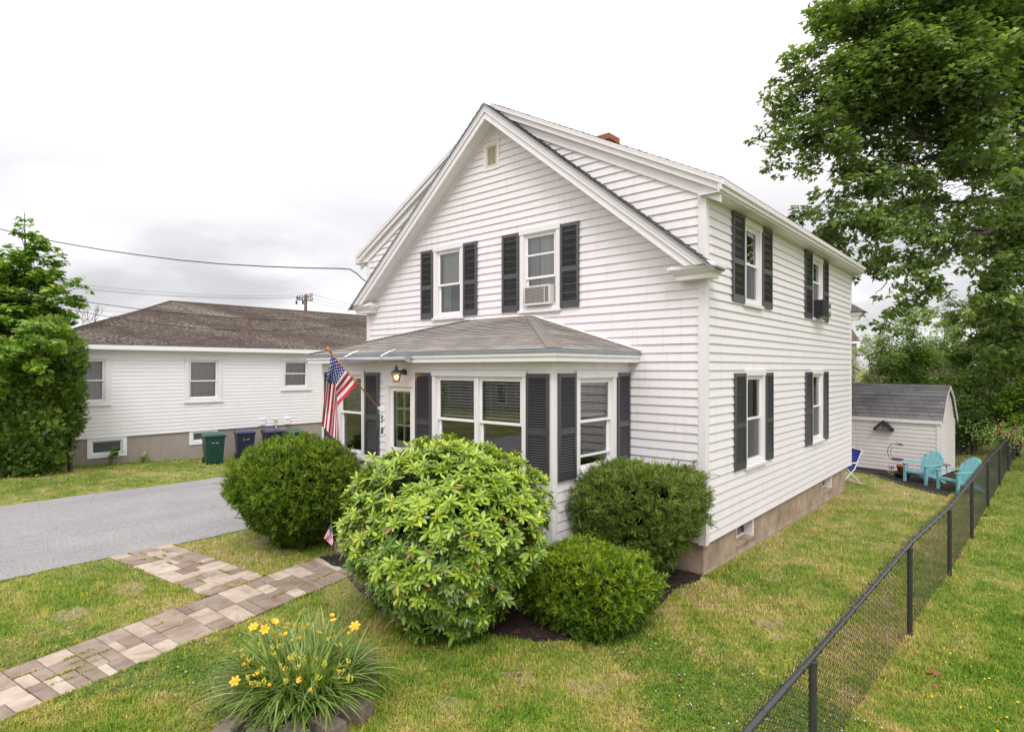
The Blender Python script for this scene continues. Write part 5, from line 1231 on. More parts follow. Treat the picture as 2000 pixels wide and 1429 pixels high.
def clusters(circ, depth0, ddepth, rel=.33, dens=1.0, r=None, squash=.6):
    """cluster centres and radii inside real spheres spread in depth: circ entries are (px, py, r_px[, depth shift])"""
    out = []
    for c in circ:
        px, py, rp = c[:3]; sh = c[3] if len(c) > 3 else 0
        d = depth0+sh; R_ = rp*d/FPX; n = max(2, int(dens*(rp/22)**2*1.5))
        for _ in range(n):
            v = unit(r.normal(size=3))*r.random()**.45
            cc = np.array(un(px, py, d=d+sh*0)[:]); 
            p = cc+np.array([RT[0],RT[1],0])*v[0]*R_*.85+np.array([0,0,1])*v[2]*R_*.85+np.array([AX[0],AX[1],0])*v[1]*max(R_, ddepth*.5)
            out.append((p, R_*rel*(.7+.6*r.random()) if R_ > .9 else R_*.5))
    return out
def leafy(name, cl, per, size, tmpl, m, parent, r, flat=.55, updir=1.0, sdist=None, bright=0.0, droop=.35):
    P, RN, O = [], [], []
    zc = np.mean([c[0][2] for c in cl]); cc = np.mean([c[0] for c in cl], 0)
    for p, R_ in cl:
        k = int(per*(R_/.45)**2); v = unit(r.normal(size=(k, 3)))*(r.random(k)**.4)[:, None]; o = v*np.array([1,1,flat])*R_
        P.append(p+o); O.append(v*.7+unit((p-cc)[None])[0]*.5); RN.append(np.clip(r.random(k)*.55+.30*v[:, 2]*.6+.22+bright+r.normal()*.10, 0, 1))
    P, O, RN = np.concatenate(P), np.concatenate(O), np.concatenate(RN); n = len(P)
    Nn = unit(np.array([0,0,updir])+O*.55+r.normal(size=(n,3))*.42); h = r.normal(size=(n,3)); h[:, 2] = 0; A = unit(unit(h)*1+O*.6+np.array([0,0,-droop])+r.normal(size=(n,3))*.2)
    scatter(name, P, A, Nn, size*(.65+.6*r.random(n)), tmpl, m, parent, RN); return n
def limb(mb, a, b, r0, r1, r, wob=.028, n=6, sides=8):
    a, b = Vector(a), Vector(b); L_ = (b-a).length; pts = []
    for i in range(n+1):
        f = i/n; p = a.lerp(b, f)+Vector((r.normal(), r.normal(), r.normal()*.6))*wob*L_*math.sin(math.pi*f)*.6; pts.append(p)
    mb.tube(pts, [r0+(r1-r0)*i/n for i in range(n+1)], sides, cap=False); return pts

# --- the big maple at the right
maple_m = leaf_mat('maple_leaf', [(0,(.05,.08,.028)),(.35,(.135,.21,.062)),(.7,(.245,.34,.10)),(1,(.42,.52,.15))], tl=.36)
def big_maple():
    r = np.random.default_rng(31); base = un(2105, 760, d=18.5); base.z = G(base.x, base.y)-.1
    t_ = thing('maple_tree', tuple(base), 'huge spreading maple whose crown fills the upper right above the yard', 'tree')
    circ = [(1665,45,85),(1590,130,62),(1560,225,72),(1525,300,42),(1600,285,58),(1700,190,120),(1800,85,140),(1920,30,120,1.5),(1850,230,100),(1960,210,80,1.5),(1730,320,80),(1660,380,48),(1575,415,42),(1640,450,58),(1710,440,70),(1700,520,42),(1770,500,62),(1850,465,50,1),(1785,575,46),(1745,630,40),(1705,580,26),(1930,540,48,1),(1960,470,52,1),(1965,570,62),(1930,640,55,1),(1985,630,70),(1835,560,36),(1860,330,50,2),(1990,330,50,2),(1910,400,36,2),
            (1555,110,32),(1495,250,28),(1620,370,24),(1540,345,26),(1990,700,50,2),(1700,630,22),(1620,20,34),(1790,400,60,1.5),(1880,290,60,-1),(1890,150,90,-1.5),(1900,340,56),(1960,300,60,1),(1940,440,46,1),(1990,430,50,2),(1860,420,44),(1790,330,60),(1990,620,60,1),(1960,660,50,1),(1850,520,36),(1890,600,34),(1990,520,50,1),(1815,430,44),(1995,100,60,-1),(1750,130,70,-1),(1975,700,55,1),(1930,600,44,1),(1905,665,34,1),(1985,480,56,1),(1990,375,46,-2),(1965,402,34,-2),(2000,330,44,-2),(1945,360,34,-2),(2000,560,60,1),(1950,520,44)]
    cl = clusters(circ, 17.5, 3.0, .36, 1.35, r)
    outc = [(2120,120,190,1),(2100,350,150,1),(2300,250,180,1),(1900,-150,170,1),(2100,-200,220,1),(2300,-100,200,3),(1750,-60,70,1)]
    cl2 = clusters(outc, 17.5, 4, .36, .30, r)
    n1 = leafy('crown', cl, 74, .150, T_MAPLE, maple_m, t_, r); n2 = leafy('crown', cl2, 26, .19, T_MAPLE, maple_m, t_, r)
    mb = MB(); fork = un(2010, 425, d=18.5)
    mb.tube([base, base.lerp(fork, .5)+Vector((.15,0,0)), fork], [.46,.34,.30], 14, cap=False)
    f2_ = un(1965, 350, d=18.3); mb.tube([fork, un(1990, 388, d=18.4), f2_], [.30,.25,.21], 12, cap=False)
    limbs = []
    for (px, py, d, r0) in ((1925,300,18,.14),(1905,120,18.3,.10),(1870,40,18.5,.06)): pass
    ALLP = []
    def limb(*a_, _l=globals()['limb'], **k_):
        q_ = _l(*a_, **k_); ALLP.extend(q_[1:]) if a_[3] > .03 else None; return q_
    A1 = limb(mb, f2_, un(1880,300,d=17.6), .16, .09, r); A2 = limb(mb, A1[-1], un(1740,240,d=17), .08, .03, r); limb(mb, A1[-1], un(1700,330,d=16.6), .07, .02, r); limb(mb, A2[3], un(1600,230,d=16.6), .04, .012, r)
    B1_ = limb(mb, f2_, un(1945,180,d=18.4), .17, .10, r); limb(mb, B1_[-1], un(1930,20,d=18.6), .10, .04, r); limb(mb, B1_[2], un(1880,60,d=18), .08, .03, r); limb(mb, B1_[-1], un(1850,90,d=17.4), .06, .02, r); limb(mb, B1_[-1], un(1985,30,d=18.8), .08, .03, r)
    limb(mb, f2_, un(1900,180,d=17.6), .11, .04, r); C1 = limb(mb, fork, un(1880,470,d=17.6), .11, .05, r); limb(mb, C1[-1], un(1760,560,d=17.2), .05, .012, r); limb(mb, C1[3], un(1790,440,d=17), .05, .015, r)
    limb(mb, un(1990,388,d=18.4), un(1800,400,d=17), .09, .02, r); limb(mb, fork, un(1980,150,d=19), .14, .06, r); limb(mb, fork, un(2200,150,d=19), .2, .08, r); limb(mb, fork, un(2150,-60,d=19), .2, .08, r)
    HUB = ALLP[:]
    for p, R_ in sorted(cl, key=lambda c_: (Vector(c_[0])-f2_).length)[::2]:
        best = min(((Vector(q)-Vector(p)).length, q) for q in [A1[3],A1[-1],A2[3],A2[-1],B1_[3],B1_[-1],C1[3],C1[-1],f2_] if True) if False else None
        h = min(HUB, key=lambda q: (Vector(p)-q).length+.6*abs(r.normal())); nb_ = limb(mb, h, Vector(p), .022, .005, r, .10, 5, 4); HUB.extend(nb_[2:5:2])
    # bare twigs in the heart of the crown
    for _ in range(130):
        s = un(r.uniform(1760,1960), r.uniform(280,520), d=17.2+r.uniform(-1,1)); e_ = s+Vector((r.normal()*.5-.3, r.normal()*.4, r.normal()*.3)); limb(mb, s, e_, .010, .003, r, .15, 4, 3)
    mb.build('trunk', bark, t_, smooth=True)
    return n1+n2
big_maple()

# --- left maple (young, sunlit) and arborvitae in front of the neighbour corner
lm_m = leaf_mat('young_maple_leaf', [(0,(.035,.080,.012)),(.35,(.10,.21,.022)),(.7,(.20,.34,.035)),(1,(.38,.52,.07))], tl=.36)
def left_maple():
    r = np.random.default_rng(41); D0 = 19.5; base = un(50, 900, d=D0); base.z = G(base.x, base.y)
    t_ = thing('maple_tree', tuple(base), 'young bright green maple rising behind the arborvitae at the far left', 'tree')
    circ = [(45,425,14),(68,440,12),(40,455,22),(75,470,24),(25,480,20),(90,478,12),(50,500,38),(110,500,20),(95,520,32),(20,530,34),(60,560,52),(130,545,24),(118,580,34),(150,560,13),(165,545,6),(0,600,50),(50,620,48),(100,620,36),(130,605,22),(20,660,52),(70,665,40),(-20,560,50),(-30,640,55),(0,720,45),(120,640,16),(-60,700,70),(-80,600,60),(-60,520,45),(95,645,30,-3.5),(60,670,40,-3.5),(15,700,46,-3.5),(70,715,30,-3.5),(0,760,36,-3.5),(120,668,18,-3.5)]
    cl = clusters(circ, D0, 1.6, .36, 2.0, r)
    leafy('crown', cl, 130, .165, T_MAPLE, lm_m, t_, r, flat=.4, bright=.10)
    mb = MB(); top = un(48, 415, d=D0); mb.tube([base, un(52,700,d=D0), un(50,560,d=D0), top], [.10,.08,.04,.008], 8, cap=False)
    for p, R_ in cl[::2]:
        h = un(52, min(760, CYP-(p[2]-CAM[2])*FPX/D0+35), d=D0); limb(mb, h, Vector(p), .018, .005, r, .06, 5, 4)
    mb.build('trunk', bark, t_)
left_maple()
arb_m = leaf_mat('arborvitae_foliage', [(0,(.030,.058,.012)),(.35,(.10,.175,.026)),(.7,(.22,.33,.045)),(1,(.38,.49,.08))], tl=.22)
def arbor(circ, d0, label, seed, basepx, n=9000):
    r = np.random.default_rng(seed); b = un(basepx[0], basepx[1], d=d0); b.z = G(b.x, b.y); t_ = thing('arborvitae', tuple(b), label, 'shrub', 'arborvitae at the left edge')
    P, O, W_ = [], [], []
    tot = sum(q[2]**2 for q in circ); per = 16
    for (px, py, rp) in circ:
        R_ = rp*d0/FPX; c = np.array(un(px, py, d=d0)[:]); k = int(n/per*(rp**2)/tot); D = unit(r.normal(size=(k,3))); lm = lump(D, amp=.22, seed=seed+int(px), f=4); rad = lm*(1.10-.5*r.random(k)**1.2)
        cen = c+D*(rad*R_)[:, None]*np.array([1,1,1.1]); cen = np.repeat(cen, per, 0); D = np.repeat(D, per, 0); tb = np.repeat(r.random(k), per)
        sc_ = unit(r.normal(size=(k*per,3)))*(r.random((k*per,1))**.5)*.28; sc_[:, 2] *= .7
        P.append(cen+sc_); O.append(unit(D*.6+unit(sc_)*.8)); W_.append(tb)
    P, O, W_ = np.concatenate(P), np.concatenate(O), np.concatenate(W_); keep = P[:, 2] > b.z+.02; P, O, W_ = P[keep], O[keep], W_[keep]; k = len(P)
    A = unit(O*.8+np.array([0,0,.25])+r.normal(size=(k,3))*.45); Nn = unit(r.normal(size=(k,3))*.8+np.array([0,0,.5]))
    scatter('foliage', P, A, Nn, .150*(.5+.8*r.random(k)), T_ARB, arb_m, t_, np.clip(r.random(k)*.35+.35*W_+.25*O[:, 2]+.08, 0, 1))  # upward sprays take a lighter tone: lit clump tops put into the colour
    mb = MB()
    for i in range(4): mb.tube([b+Vector((i*.06-.1,.2,-.1)), b+Vector((i*.1-.15, .25, 1.4)), b+Vector((i*.15-.25, .25, 2.6))], [.05,.035,.01], 6)
    mb.build('stem', bark, t_)
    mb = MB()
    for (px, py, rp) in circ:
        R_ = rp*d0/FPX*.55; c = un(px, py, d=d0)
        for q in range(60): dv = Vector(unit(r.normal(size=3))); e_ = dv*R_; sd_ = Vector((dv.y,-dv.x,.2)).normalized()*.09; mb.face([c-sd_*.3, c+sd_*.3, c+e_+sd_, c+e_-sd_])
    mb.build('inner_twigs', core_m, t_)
arbor([(108,700,36),(98,760,44),(104,815,34),(88,865,34),(116,660,13),(136,712,16),(100,650,18),(122,775,24),(76,895,24),(134,690,12),(95,640,12),(112,840,16)], 17.5, 'tall arborvitae nearest the neighbour window, right one of the pair', 51, (120, 905), 44000)
arbor([(55,730,38),(45,790,48),(70,850,42),(20,850,52),(40,895,36),(85,895,22),(-30,800,70),(-10,730,45),(15,770,46),(70,760,24),(82,815,22),(15,905,30),(30,700,18),(62,905,20),(-20,900,40)], 17.0, 'broad lower arborvitae at the left frame edge beside the driveway lawn', 57, (40, 925), 56000)

# --- shrubs and trees beyond the shed
def shrub(name, cat, label, circ, d0, dd, tmpl, size, m, seed, per=60, dens=1.5, flat=.8, basepx=None, rel=.36, bright=0, stems=6, group='shrubs and trees behind the shed', flowers=None):
    r = np.random.default_rng(seed); bx_ = basepx or circ[0][0]; b = un(bx_, 850, d=d0); b.z = G(b.x, b.y); t_ = thing(name, tuple(b), label, cat, group)
    cl = clusters(circ, d0, dd, rel, dens*1.5, r); leafy('crown', cl, per*4.6, size, tmpl, m, t_, r, flat=flat, bright=bright)
    mb = MB(); hub = b.lerp(un(circ[0][0], circ[0][1], d=d0), .35)
    for i in range(stems): limb(mb, b+Vector((r.normal()*.15, r.normal()*.15, -.1)), Vector(cl[r.integers(len(cl))][0]), .05, .012, r, .08, 6, 6)
    for p, R_ in cl[::2]: limb(mb, hub+Vector((r.normal()*.3, r.normal()*.3, r.normal()*.3)), Vector(p), .018, .005, r, .1, 5, 4)
    mb.build('trunk', bark, t_)
    if flowers:
        fm, cnt, sel = flowers; P = []
        for _ in range(cnt):
            p, R_ = cl[r.integers(len(cl))]
            if not sel(p): continue
            c = p+unit(r.normal(size=3))*R_*.9-np.array([AX[0],AX[1],0])*R_*.6
            for k in range(9): P.append(c+r.normal(size=3)*.05)
        if P:
            P = np.array(P); k = len(P); scatter('blossom', P, r.normal(size=(k,3)), r.normal(size=(k,3)), np.full(k, .07), T_OVAL, fm, t_)
    return t_
sm1 = leaf_mat('shrub_leaf', [(0,(.12,.18,.07)),(.35,(.28,.40,.13)),(.7,(.43,.56,.20)),(1,(.60,.70,.34))], tl=.42)
sm2 = leaf_mat('yellow_green_leaf', [(0,(.05,.10,.012)),(.4,(.13,.24,.02)),(.8,(.25,.38,.03)),(1,(.36,.48,.06))], tl=.3)
sm3 = leaf_mat('pale_leaf', [(0,(.05,.08,.035)),(.4,(.11,.17,.07)),(.8,(.19,.26,.11)),(1,(.28,.34,.17))], tl=.3)
sm4 = leaf_mat('dark_leaf', [(0,(.03,.06,.02)),(.4,(.08,.15,.04)),(.8,(.16,.26,.065)),(1,(.26,.36,.10))], tl=.3)
white_f = mat('white_blossom', (.75,.66,.55), .7); pink_f = mat('pink_blossom', (.62,.16,.20), .6); mag_f = mat('magenta_blossom', (.55,.02,.12), .6)
shrub('flowering_shrub', 'shrub', 'tall shrub with creamy white blossom just past the rear corner of the house', [(1675,700,30),(1690,740,28),(1668,765,30),(1700,675,26),(1650,720,30),(1680,800,30),(1700,770,26)], 24, 1.5, T_OVAL, .12, sm1, 61, bright=.12, per=60, flowers=(white_f, 260, lambda p: True))
shrub('lilac_shrub', 'shrub', 'large grey-green lilac shrub rising behind the middle of the shed roof', [(1730,700,42),(1770,680,48),(1800,720,52),(1745,745,42),(1790,770,42),(1725,780,36),(1760,820,40),(1720,650,22),(1770,640,26)], 23.5, 2, T_OVAL, .13, sm1, 63, per=60, dens=1.9)
shrub('lilac_shrub', 'shrub', 'large lilac shrub right of the shed roof ridge, reaching down to the lawn', [(1840,690,48),(1880,680,46),(1860,740,50),(1905,740,48),(1870,790,48),(1900,800,40),(1925,780,30),(1880,835,36),(1845,790,34),(1855,640,30),(1835,840,30)], 24.5, 2, T_OVAL, .13, sm1, 65, per=58, dens=1.9)
shrub('shrub', 'shrub', 'dark leafy shrub with shaded base where the back lawn ends', [(1880,820,34),(1910,830,34),(1940,825,28),(1860,845,28),(1845,825,28),(1930,855,18),(1895,850,26)], 23, 1.2, T_OVAL, .11, sm4, 67, per=60, dens=2)
shrub('ash_tree', 'tree', 'pale feathery ash tree showing above the lilacs', [(1850,610,26),(1880,600,26),(1835,630,20),(1900,630,30),(1870,640,26),(1860,585,12)], 30, 1.5, T_OVAL, .16, sm3, 69, per=34, flat=.6, bright=.15)
shrub('shrub', 'shrub', 'yellow-green shrub at the right edge above the end of the fence', [(1985,775,34),(2010,800,40),(1970,810,24),(1995,745,28),(2030,760,45),(1960,835,16)], 22.5, 1.2, T_OVAL, .12, sm2, 71, per=60, bright=.1)
shrub('maple_tree', 'tree', 'mid green tree under the big maple crown at the right edge', [(1960,690,40),(1990,680,46),(1930,700,30),(2030,700,60),(1950,740,30),(1905,690,20),(2060,760,60)], 23.5, 2, T_OVAL, .14, maple_m, 73, per=55, bright=.1)
shrub('shrub', 'shrub', 'deep green hedge shrub filling the gap behind the lilacs', [(1700,800,50),(1760,800,55),(1820,810,55),(1880,780,60),(1950,790,60),(2010,840,50),(1640,780,50),(1800,760,40)], 27.5, 1.5, T_OVAL, .17, sm4, 75, per=34, dens=1.5)
# magenta roses behind the far fence
rs = thing('rose_bush', tuple(gnd(1992, 868)), 'low magenta-flowered rose bush behind the far fence corner', 'shrub'); r = np.random.default_rng(77)
c = np.array(un(2000, 850, d=19)[:]); P = c+r.normal(size=(1400,3))*np.array([.7,.5,.22]); scatter('foliage', P, r.normal(size=(1400,3)), np.abs(r.normal(size=(1400,3))), np.full(1400,.08), T_OVAL, sm1, rs)
P = np.concatenate([(c+r.normal(size=3)*np.array([.55,.4,.22]))+r.normal(size=(8,3))*.03 for _ in range(34)]); scatter('blossom', P, r.normal(size=P.shape), r.normal(size=P.shape), np.full(len(P),.06), T_OVAL, mag_f, rs)
# small plant and dead stems near the shed, weeds and dry leaves by the neighbour wall
def tuft(name, cat, label, p, n, h, m, tmpl, size, seed, spread=.12, group=None):
    r = np.random.default_rng(seed); t_ = thing(name, tuple(p), label, cat, group); mb = MB(); P = []
    for i in range(n):
        a = r.uniform(0, 6.3); tip = Vector(p)+Vector((math.cos(a)*spread*r.random()*2, math.sin(a)*spread*r.random()*2, h*(.6+.4*r.random()))); mb.tube([Vector(p), Vector(p).lerp(tip, .5)+Vector((0,0,.03)), tip], [.006,.005,.002], 4)
        for f in np.linspace(.3, 1, 6): P.append(np.array(Vector(p).lerp(tip, f)[:])+r.normal(size=3)*.015)
    mb.build('stem', twig, t_); P = np.array(P); k = len(P); A = r.normal(size=(k,3)); A[:, 2] = np.abs(A[:, 2])*.4; scatter('leaves', P, A, np.tile([0,0,1.], (k,1))+r.normal(size=(k,3))*.3, size*(.7+.6*r.random(k)), tmpl, m, t_, None); return t_
tuft('weed', 'weed', 'leafy weed growing under the larger basement window of the neighbour house', gnd(215, 908), 5, .62, sm2, T_OVAL, .26, 81)
tuft('weed', 'weed', 'small weed against the neighbour foundation, right of the leafy one', gnd(278, 903), 5, .3, sm1, T_OVAL, .15, 82)
tuft('weed', 'weed', 'thin weed by the neighbour foundation left of the lone green bin', gnd(373, 895), 3, .4, sm1, T_OVAL, .12, 83)
drym = leaf_mat('dry_leaf', [(0,(.10,.03,.012)),(.5,(.22,.075,.03)),(1,(.34,.15,.07))], tl=.1)
tuft('dead_shrub', 'dead shrub', 'rust brown dead shrub at the foot of the arborvitae', gnd(92, 912), 40, .55, drym, T_OVAL, .14, 84, .34)
tuft('garden_flower', 'flower', 'small plant with one purple bloom in the mulch bed by the shed', gnd(1741, 934), 5, .30, sm1, T_OVAL, .09, 85, .06)
o = [q for q in bpy.data.objects if q.name.startswith('garden_flower')][0]; c = np.array(o.location)+np.array([.0,0,.33]); P = c+r.normal(size=(26,3))*.03; scatter('blossom', P, r.normal(size=P.shape), r.normal(size=P.shape), np.full(26,.06), T_OVAL, mat('purple_bloom', (.30,.02,.12), .6), o)
tuft('dead_shrub', 'dead shrub', 'sprawling bare brown plant at the right corner of the shed', gnd(1862, 915), 16, .5, sm4, T_OVAL, .07, 86, .3)
# bare tree over the neighbour roof
bt = thing('bare_tree', tuple(un(160, 832, d=42)), 'small leafless tree showing over the left end of the neighbour roof', 'tree'); r = np.random.default_rng(91); mb = MB(); b = un(160, 832, d=42)
def branch(p, d, l, w_, n):
    q = p+d*l; mb.tube([p, p.lerp(q, .5)+Vector((r.normal(), r.normal(), r.normal()))*l*.06, q], [w_, w_*.8, w_*.6], 4, cap=False)
    if n:
        for _ in range(3): branch(q, (d+Vector((r.normal(), r.normal(), r.normal()*.5+.25))*.45).normalized(), l*.72, w_*.6, n-1)
branch(b, Vector((0,0,1)), 2.9, .09, 5); mb.build('trunk', twig, bt)

# --- day lilies inside a ring of stones
def lilies():
    r = np.random.default_rng(101); C = np.array([-1.54,-5.86,0.0])
    t_ = thing('daylily_clump', tuple(C), 'clump of arching daylily leaves with yellow-orange blooms in the front lawn', 'flowers')
    lm_ = leaf_mat('daylily_leaf', [(0,(.065,.13,.022)),(.4,(.165,.26,.042)),(.8,(.28,.39,.09)),(1,(.46,.53,.24))], tl=.25, rough=.4)
    V, Fc, RN = [], [], []
    for i in range(1250):
        a = r.uniform(0, 6.283); rad = .40*math.sqrt(r.random()); b = C+np.array([rad*1.25*math.cos(a), rad*math.sin(a), 0.02]); a2 = a+r.normal()*.7; d = np.array([math.cos(a2), math.sin(a2), 0])
        L_ = r.uniform(.55, 1.12); lean = r.uniform(.22, .80); s = np.array([-d[1], d[0], 0]); w_ = r.uniform(.007, .013); tw = r.normal()*.3; k0 = len(V); n = 7; rn = r.random()
        for j in range(n+1):
            f = j/n; h = L_*(f*1.0-lean*.95*f*f*(1.05)); o_ = L_*lean*(f**1.6)*.95; p = b+d*o_+np.array([0,0,max(h, -.0)*.86+.02]); ww = w_*(1-f**3)*1.0+.0006
            V.append(p-s*ww+np.array([0,0,.4*ww])); V.append(p+s*ww+np.array([0,0,.4*ww])); RN += [rn, rn]
        for j in range(n): q = k0+2*j; Fc.append((q, q+1, q+3, q+2))
    mesh_np('foliage', V, Fc, lm_, t_, attr=RN)
    ym = mat('daylily_petal', (.82,.44,.02), .45, noise=(40,.6,(.88,.60,.06))); bm_ = mat('daylily_bud', (.45,.42,.05), .5); stm = mat('flower_stalk', (.13,.22,.04), .5)
    def bloom(p, sz, dirv, op):
        mb = MB(); dv = Vector(dirv).normalized(); u = dv.orthogonal().normalized(); v = dv.cross(u)
        for k in range(6):
            an = k*math.pi/3+.2; rd = u*math.cos(an)+v*math.sin(an); tg = dv.cross(rd); ww = .30 if k % 2 else .22
            pr_ = [(0,.02),(.35,.12),(.7,.34*op+.1),(1.0,.75*op+.1),(1.02,1.05*op+.1)]; wd = [.06,.18,ww*1.35,ww*1.3,.12]
            ps = [(p+dv*sz*a_*(1 if a_ < .9 else .96)+rd*sz*b_, wq*sz) for (a_, b_), wq in zip(pr_, wd)]
            for (q0, w0), (q1, w1) in zip(ps, ps[1:]): mb.face([q0-tg*w0, q0+tg*w0, q1+tg*w1, q1-tg*w1])
        mb.tube([p, p+dv*sz*.3], [.006,.012], 6); mb.build('flower', ym, t_)
    toC = Vector(CAM)
    fl = [(497,1228,.075,1),(517,1230,.07,1),(535,1218,.07,.9),(461,1333,.07,1),(694,1226,.075,1.1),(504,1320,.065,.8),(588,1330,.06,.7),(648,1205,.055,.7),(458,1275,.05,.35),(562,1218,.05,.2),(618,1288,.05,.15),(545,1300,.045,.2),(680,1238,.05,.3),(560,1240,.05,.5),(600,1222,.05,.3),(530,1262,.05,.5),(640,1250,.045,.2),(478,1300,.05,.6),(610,1350,.05,.6),(665,1300,.045,.2),(652,1215,.055,.9),(525,1340,.05,.4)]
    for px, py, sz, op in fl:
        base = Vector(C)+Vector((r.normal()*.18, r.normal()*.12, 0)); dd = CAM[2]-0.62; p = un(px, py, Z=.62 if py < 1260 else .42); dv = (toC-p).normalized()*.6+Vector((r.normal()*.3, r.normal()*.3, .7)); bloom(p, sz*.60, dv, op)
        mb = MB(); mb.tube([base, base.lerp(p, .5)+Vector((0,0,.08)), p], .0035, 5); mb.build('stalk', stm, t_)
    mb = MB()
    for i in range(46):
        px, py = r.uniform(470, 690), r.uniform(1215, 1350); p = un(px, py, Z=.5); base = Vector(C)+Vector((r.normal()*.18, r.normal()*.12, 0)); mb.tube([base, base.lerp(p, .5)+Vector((0,0,.06)), p], .003, 4)
        for k in range(4): q = p+Vector((r.normal()*.014, r.normal()*.014, .01)); mb.tube([q, q+Vector((r.normal()*.012, r.normal()*.012, .028)), q+Vector((r.normal()*.014, r.normal()*.014, .046))], [.004,.008,.002], 5)
    mb.build('buds', bm_, t_)
    # leafy ground cover in the middle
    P = C+r.normal(size=(1500,3))*np.array([.34,.28,0])+np.array([0,-.22,0]); P[:, 2] = .03+.22*r.random(1500); h = r.normal(size=(1500,3))
    cv = scatter('ground_cover', P, h*np.array([1,1,.2]), np.array([0,0,1])+h*.3, np.full(1500,.045), T_OVAL, sm3, None); tag(cv, kind='stuff'); cv.name = 'ground_cover'
    stn = mat('edging_stone', (.15,.105,.085), .95, noise=(7,.9,(.26,.20,.165)), bump=(30,.8)); k = 0
    for px, py, w_, d_, h_, rz in ((702,1330,.34,.22,.17,66),(690,1385,.32,.22,.17,28),(640,1418,.32,.22,.15,6),(575,1440,.32,.22,.15,-12),(706,1290,.28,.20,.13,95),(450,1420,.3,.2,.13,-60),(500,1445,.3,.2,.13,-30)):
        p = un(px, py, Z=.08); mb = MB(); rr = random.Random(k); k += 1; c8 = []
        for z in (-.08, h_-.08):
            for x, y in ((-1,-1),(1,-1),(1,1),(-1,1)): c8.append((p.x+(x*w_/2*math.cos(R(rz))-y*d_/2*math.sin(R(rz)))*(1-.08*(z > 0))+rr.uniform(-.012,.012), p.y+(x*w_/2*math.sin(R(rz))+y*d_/2*math.cos(R(rz)))*(1-.08*(z > 0))+rr.uniform(-.012,.012), p.z+z+rr.uniform(-.012,.012)))
        mb.hexa(c8); lb = ['rough brown stone, rightmost beside the clump front', 'rough brown stone at the right front of the daylily ring', 'rough brown stone at the bottom frame edge under the lily leaves', 'rough stone left of centre at the bottom of the lily ring', 'rough brown stone behind the right side of the daylily clump', 'half hidden stone at the left of the daylily clump', 'half hidden stone at the lower left of the lily clump'][k-1]
        tag(mb.build('edging_stone', stn, bevel=.02), lb, 'stone', 'stones round the daylily clump')
lilies()

# ================================================================ LAWN (blades, clover, fallen leaves)
def bushblock(x, y):
    return (((x+6.95)/1.0)**2+((y+3.25)/.8)**2 < .35)
BPOLY = [BED1, BED2]
def inpoly_np(X, Y, poly):
    c = np.zeros(len(X), bool); j = len(poly)-1
    for i in range(len(poly)):
        xi, yi = poly[i][:2]; xj, yj = poly[j][:2]; m_ = ((yi > Y) != (yj > Y)) & (X < (xj-xi)*(Y-yi)/((yj-yi) if yj != yi else 1e-9)+xi); c ^= m_; j = i
    return c
def lawn_ok(X, Y):
    ok = ~((X > -14.25+.025*Y) & (X < -8.0)) | (Y > 14); 
    for q in PATH: ok &= ~inpoly_np(X, Y, q)
    for q in BPOLY: ok &= ~inpoly_np(X, Y, q)
    for (bx_, by_, br_) in BARE: ok &= ~((((X-bx_)/br_)**2+((Y-by_)/(br_*.8))**2 < 1.0) & (np.abs(np.sin(X*531.7+Y*917.3)) < .55))
    ok &= ~((X > -8.7) & (X < .02) & (Y > .03) & (Y < 9.95)); ok &= ~((X > -7.25) & (X < PX) & (Y > PY-.02) & (Y < .1)); ok &= ~((X > -5.55) & (X < -4.0) & (Y > -3.42) & (Y < -2.1))
    ok &= X > -18.95+(Y+.375)*.035; sx = (X-P0s.x)*UX.x+(Y-P0s.y)*UX.y; sy = (X-P0s.x)*UY.x+(Y-P0s.y)*UY.y; ok &= ~((sx > 0) & (sx < SL) & (sy > 0) & (sy < SDp)); ok &= Y > -12.4
    ok &= ~(((X+1.42)/.5)**2+((Y+5.78)/.4)**2 < 1)
    return ok
Gv = np.vectorize(G)
r = np.random.default_rng(111)
def lawn_points(n, y0=735, y1=1700, lim=34):
    px = r.uniform(-350, 2400, n); py = y0+(y1-y0)*r.random(n)**.9
    u = (px-CXP)/FPX; v = (CYP-py)/FPX; tt = (-.06-CAM[2])/v; X = CAM[0]+tt*(AX[0]+u*RT[0]); Y = CAM[1]+tt*(AX[1]+u*RT[1]); k = (tt < lim) & lawn_ok(X, Y); return X[k], Y[k], tt[k]
X, Y, TT = lawn_points(620000, 800)
n = len(X); Z = Gv(X, Y); a = r.uniform(0, 6.283, n); ln = (.034+.034*r.random(n))*(1+.012*TT)
patch = np.sin(X*1.9+2*np.sin(Y*1.3))*np.sin(Y*2.3+1.5*np.sin(X*.9)); ln *= 1+.25*patch; hf_ = np.sin(X*9+2*np.sin(Y*7))*np.sin(Y*10+2*np.sin(X*6)); ln *= 1+.9*np.clip(hf_-.45, 0, 1)
# weeds in the path joints: short rows of blades
JX, JY = [], []
for A_, B_, C_, D_ in PATH:
    Qp = quad_map(A_, B_, C_, D_)
    for _ in range(26):
        s0, t0 = r.random(), r.choice([.0, .28, .43, .57, .72, 1.0]); dl = r.uniform(.02, .08)
        for f in r.random(70): q_ = Qp(min(1, s0+dl*f), t0); JX.append(q_.x+r.normal()*.008); JY.append(q_.y+r.normal()*.008)
jn = len(JX); X[:jn] = JX; Y[:jn] = JY; Z[:jn] = .018; ln[:jn] = .03+.02*r.random(jn)
